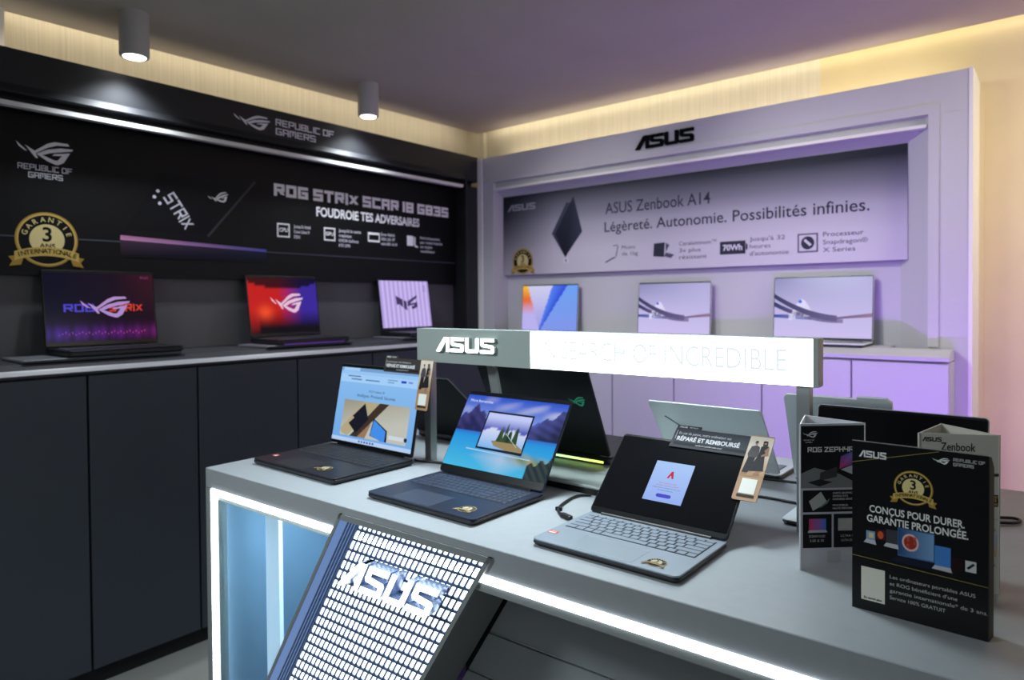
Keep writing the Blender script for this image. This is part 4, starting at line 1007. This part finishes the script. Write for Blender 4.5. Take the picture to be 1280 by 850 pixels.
b.text(f, 'CONÇUS POUR DURER.', X(.14), Y(.588), .0105, d, Wt, bold=.018, w=X(.70)); b.text(f, 'GARANTIE PROLONGÉE.', X(.12), Y(.530), .0105, d, Wt, bold=.018, w=X(.745))
for (x0, x1, y0, y1, c, bs) in ((.115, .185, .425, .475, rgb(130, 160, 190), 1), (.195, .265, .435, .492, rgb(70, 30, 44), 0), (.272, .36, .425, .505, rgb(60, 64, 70), 1), (.36, .63, .365, .525, rgb(70, 110, 160), 0), (.632, .745, .355, .465, rgb(70, 130, 205), 1), (.75, .83, .345, .42, rgb(34, 14, 18), 0), (.845, .92, .355, .415, rgb(200, 200, 200), 0)):
    b.rect(f, X(x0), X(x1), Y(y0), Y(y1), d, c)
    if bs: b.poly(f, [(X(x0 - .02), Y(y0 - .022)), (X(x1 + .01), Y(y0 - .026)), (X(x1), Y(y0)), (X(x0), Y(y0))], d + .0002, rgb(190, 192, 196))
b.grid(f, X(.365), X(.625), Y(.372), Y(.520), d + .0002, lambda u, v: mixc(rgb(40, 70, 120), rgb(120, 160, 200), u), 6, 4, 'gloss_print')
b.disc(f, X(.455), Y(.452), .011, .013, d + .0004, rgb(226, 190, 186), n=20); b.disc(f, X(.455), Y(.452), .0085, .010, d + .0006, rgb(160, 50, 40), n=20)
for k in range(9): b.disc(f, X(.455) + .006 * math.cos(k * 2.1), Y(.452) + .0075 * math.sin(k * 2.6), .002, .0024, d + .0008, rgb(196, 92, 70), n=10)
b.poly(f, [(X(.30), Y(.325)), (X(.62), Y(.325)), (X(.63), Y(.362)), (X(.36), Y(.362))], d, rgb(20, 26, 46))
b.disc(f, X(.228), Y(.462), .004, .006, d + .0003, rgb(214, 90, 40), n=12); b.rect(f, X(.135), X(.175), Y(.435), Y(.465), d + .0003, rgb(210, 200, 150)); b.line(f, X(.86), Y(.372), X(.905), Y(.402), .003, d + .0003, rgb(30, 30, 30))
b.rect(f, X(.075), X(.262), Y(.062), Y(.258), d, rgb(222, 220, 206)); b.text(f, 'En savoir plus', X(.168), Y(.072), .0032, d + .0002, rgb(40, 40, 36), bold=.03, align='c', w=X(.14))
for k, s in enumerate(('Les ordinateurs portables ASUS', 'et ROG bénéficient d’une', 'garantie internationale* de 3 ans.', 'Service 100% GRATUIT')): b.text(f, s, X(.30), Y(.222 - .040 * k), .0052, d, rgb(186, 186, 180), w=X(.0205 * len(s)))
for k in range(3): b.rect(f, X(.09), X(.92 - .1 * (k == 2)), Y(.030 - .010 * k), Y(.032 - .010 * k), d, rgb(44, 44, 46))
fp = b.build('front_panel', t)
b = MB(); seal(b, f, X(.475), Y(.765), .0255, .0006, 'gloss_print'); b.build('warranty_seal', fp)
b = MB(); gb = Frame((CWd, .0012, 0), (.10, .995, 0), (0, 0, 1))
b.prism(gb, [(0, 0), (.026, 0), (.026, CH - .022), (.010, CH - .004), (0, CH - .002)], -.001, .001, 'print', c=rgb(92, 86, 78)); b.build('back_flap', t)

def tri_stand(label, A, B, Cc, h, base, painter):
    t = thing('folded_card', label, 'folded card', (A[0], A[1], TZ))
    P = [Vector((0, 0, 0)), Vector((B[0] - A[0], B[1] - A[1], 0)), Vector((Cc[0] - A[0], Cc[1] - A[1], 0))]
    for i, nm in enumerate(('front_panel', 'side_panel', 'back_panel')):
        p0, p1 = P[i], P[(i + 1) % 3]; L = (p1 - p0).length
        f = Frame(p0, p1 - p0, (0, 0, 1))
        b = MB(); b.box(.0003, L - .0003, 0, h, -.0022, -.0002, 'print', f, c=base)
        if i == 0: painter(b, f, L, h)
        b.build(nm, t)
def p_zeph(b, f, L, h):
    X = lambda u: u * L; Y = lambda v: v * h; d = .0002; Wt = rgb(224, 224, 226)
    b.rect(f, X(.02), X(.975), Y(.56), Y(.985), d, rgb(22, 22, 26))
    eye(b, f, X(.05), Y(.905), X(.22), d + .0003, Wt); b.text(f, 'REPUBLIC OF', X(.06), Y(.885), .0022, d + .0003, Wt, w=X(.16)); b.text(f, 'GAMERS', X(.09), Y(.87), .0022, d + .0003, Wt, w=X(.10))
    tech(b, f, 'ROG ZEPHYRUS', X(.12), Y(.806), .0090, d + .0003, Wt, X(.84), t=1.2)
    b.poly(f, [(X(.02), Y(.56)), (X(.98), Y(.56)), (X(.60), Y(.655)), (X(.22), Y(.70)), (X(.02), Y(.66))], d + .0002, rgb(128, 128, 130))
    b.poly(f, [(X(.30), Y(.61)), (X(.56), Y(.635)), (X(.57), Y(.705)), (X(.31), Y(.665))], d + .0004, rgb(64, 64, 68)); b.poly(f, [(X(.12), Y(.60)), (X(.30), Y(.62)), (X(.50), Y(.60)), (X(.30), Y(.57))], d + .0004, rgb(40, 40, 44))
    b.poly(f, [(X(.60), Y(.69)), (X(.86), Y(.73)), (X(.87), Y(.82)), (X(.62), Y(.775))], d + .0004, [rgb(210, 70, 110), rgb(70, 60, 160), rgb(60, 130, 220), rgb(120, 70, 170)]); b.poly(f, [(X(.62), Y(.685)), (X(.80), Y(.65)), (X(.96), Y(.69)), (X(.86), Y(.725))], d + .0004, rgb(190, 190, 192))
    b.rect(f, X(.05), X(.97), Y(.395), Y(.545), d, rgb(20, 20, 23)); b.poly(f, [(X(.14), Y(.47)), (X(.32), Y(.535)), (X(.42), Y(.46)), (X(.20), Y(.405))], d + .0003, rgb(176, 178, 176)); b.poly(f, [(X(.33), Y(.44)), (X(.46), Y(.49)), (X(.42), Y(.455)), (X(.30), Y(.42))], d + .0004, rgb(120, 120, 120))
    for k, s in enumerate(('CARTE GRAPHIQUE', 'NVIDIA RTX', 'DERNIÈRE GÉNÉRATION', '', 'PROCESSEUR', 'HAUTE PERFORMANCE')):
        if s: b.text(f, s, X(.50), Y(.518 - .021 * k), .0032, d + .0003, rgb(190, 190, 190), bold=.02, w=X(.44 * len(s) / 19))
    for x0, x1 in ((.05, .485), (.515, .97)): b.rect(f, X(x0), X(x1), Y(.150), Y(.380), d, rgb(20, 20, 23))
    b.grid(f, X(.14), X(.40), Y(.272), Y(.350), d + .0003, lambda u, v: mixc(rgb(200, 60, 100), rgb(60, 120, 210), u), 4, 2, 'print'); b.poly(f, [(X(.12), Y(.255)), (X(.42), Y(.255)), (X(.40), Y(.272)), (X(.14), Y(.272))], d + .0003, rgb(190, 190, 192))
    b.rect(f, X(.58), X(.90), Y(.265), Y(.350), d + .0003, rgb(176, 176, 172))
    for x, a, c in ((.265, 'ÉCRAN OLED', '2.5K & 3K'), (.74, 'ULTRA FIN', 'ULTRA LÉGER')): b.text(f, a, X(x), Y(.222), .0040, d + .0003, rgb(200, 200, 200), align='c', w=X(.24)); b.text(f, c, X(x), Y(.192), .0040, d + .0003, rgb(200, 200, 200), align='c', w=X(.22))
    b.rect(f, X(.42), X(.62), Y(.045), Y(.130), d, rgb(186, 186, 188))
def p_zen(b, f, L, h):
    X = lambda u: u * L; Y = lambda v: v * h; d = .0002; K = rgb(40, 40, 44)
    asus(b, f, X(.05), Y(.948), X(.24), .0072, d, K); b.text(f, 'Zenbook', X(.28), Y(.893), .0130, d, K, bold=.01, w=X(.42))
    b.poly(f, [(X(.2), Y(.74)), (X(.98), Y(.76)), (X(.98), Y(.742)), (X(.2), Y(.70))], d, rgb(60, 58, 56)); b.poly(f, [(X(.3), Y(.74)), (X(.90), Y(.76)), (X(.90), Y(.87)), (X(.70), Y(.87))], d, rgb(130, 128, 122)) if False else None
    b.rect(f, X(.80), X(.97), Y(.55), Y(.625), d, rgb(40, 38, 34)); b.rect(f, X(.81), X(.96), Y(.557), Y(.618), d + .0002, rgb(160, 130, 60)); b.rect(f, X(.80), X(.97), Y(.572), Y(.602), d + .0004, rgb(36, 34, 30)); b.text(f, '3 ANS', X(.885), Y(.580), .0042, d + .0006, rgb(214, 180, 100), bold=.02, align='c', w=X(.13))
    b.rect(f, X(.05), X(.97), Y(.47), Y(.472), d, rgb(150, 146, 138)); b.text(f, 'Copilot PC OLED', X(.50), Y(.395), .004, d, rgb(60, 80, 140), bold=.02, w=X(.44))
    b.grid(f, X(.60), X(.95), Y(.235), Y(.375), d, lambda u, v: mixc(rgb(206, 160, 70), rgb(170, 184, 206), v * 1.3), 3, 5, 'print'); b.line(f, X(.80), Y(.25), X(.80), Y(.34), .0012, d + .0003, rgb(70, 70, 70))
    b.line(f, X(.72), Y(.150), X(.93), Y(.190), .008, d, rgb(176, 128, 60)); b.line(f, X(.74), Y(.152), X(.92), Y(.187), .004, d + .0003, rgb(214, 190, 150))
    b.text(f, 'Plus fin', X(.72), Y(.118), .0032, d, rgb(100, 84, 60), w=X(.2)); b.text(f, 'Plus léger', X(.72), Y(.098), .0032, d, rgb(100, 84, 60), w=X(.2)); b.rect(f, X(.70), X(.93), Y(.02), Y(.08), d, rgb(196, 194, 188))
tri_stand('black and white triangular gaming notebook card, left of the three cards', (-.368, 1.245), (-.279, 1.326), (-.390, 1.350), .260, rgb(202, 202, 208), p_zeph)
tri_stand('cream triangular notebook card behind the black seal card, at the right', (-.193, 1.290), (-.085, 1.343), (-.176, 1.412), .258, rgb(196, 193, 180), p_zen)

# ------------------------------------------------------------------ power cords
CZ = TZ + .0042
def cord(name, label, pts, parts=None, z=CZ):
    t = thing(name, label, 'power cord', (pts[0][0], pts[0][1], TZ), group='black power cords on the table')
    o = Vector((pts[0][0], pts[0][1], TZ))
    P = [Vector((p[0], p[1], p[2] if len(p) > 2 else z)) - o for p in pts]
    b = MB(); b.tube(P, .0032, 'cord_black'); b.build('cable', t, True)
    if parts: parts(t, o)
def plug(t, o):
    b = MB(); fr = Frame(Vector((-.871, 1.228, TZ)) - o, (.95, -.30, 0), (.30, .95, 0)); b.bbox(0, .034, -.006, .006, .001, .011, 'cord_black', .002, fr); b.build('plug', t)
    b = MB(); fr = Frame(Vector((-.903, 1.262, TZ)) - o, (.5, -.86, 0), (.86, .5, 0)); b.bbox(-.003, .003, -.008, .008, .0, .009, 'rubber', .001, fr); b.build('cable_tie', t)
cord('power_cord', 'black cord with cable tie beside the nearest grey laptop', [(-.905, 1.402), (-.928, 1.375), (-.922, 1.315), (-.902, 1.258), (-.871, 1.228)], plug)
cord('power_cord', 'upper black cord running from the silver laptop to the folded cards', [(-.66, 1.795), (-.632, 1.808), (-.589, 1.818), (-.559, 1.822), (-.534, 1.826), (-.500, 1.82)])
cord('power_cord', 'lower black cord crossing the table left of the gaming card', [(-.640, 1.63), (-.586, 1.639), (-.549, 1.643), (-.511, 1.640), (-.482, 1.640)])
cord('power_cord', 'black looped cord at the right end behind the cream card', [(-.150, 1.775), (-.114, 1.800), (-.091, 1.812), (-.079, 1.800), (-.088, 1.775), (-.115, 1.756)])
cord('power_cord', 'black cord between the leftmost laptop and the lake wallpaper laptop', [(-1.53, 1.392), (-1.512, 1.388), (-1.462, 1.402), (-1.42, 1.418), (-1.38, 1.425)])
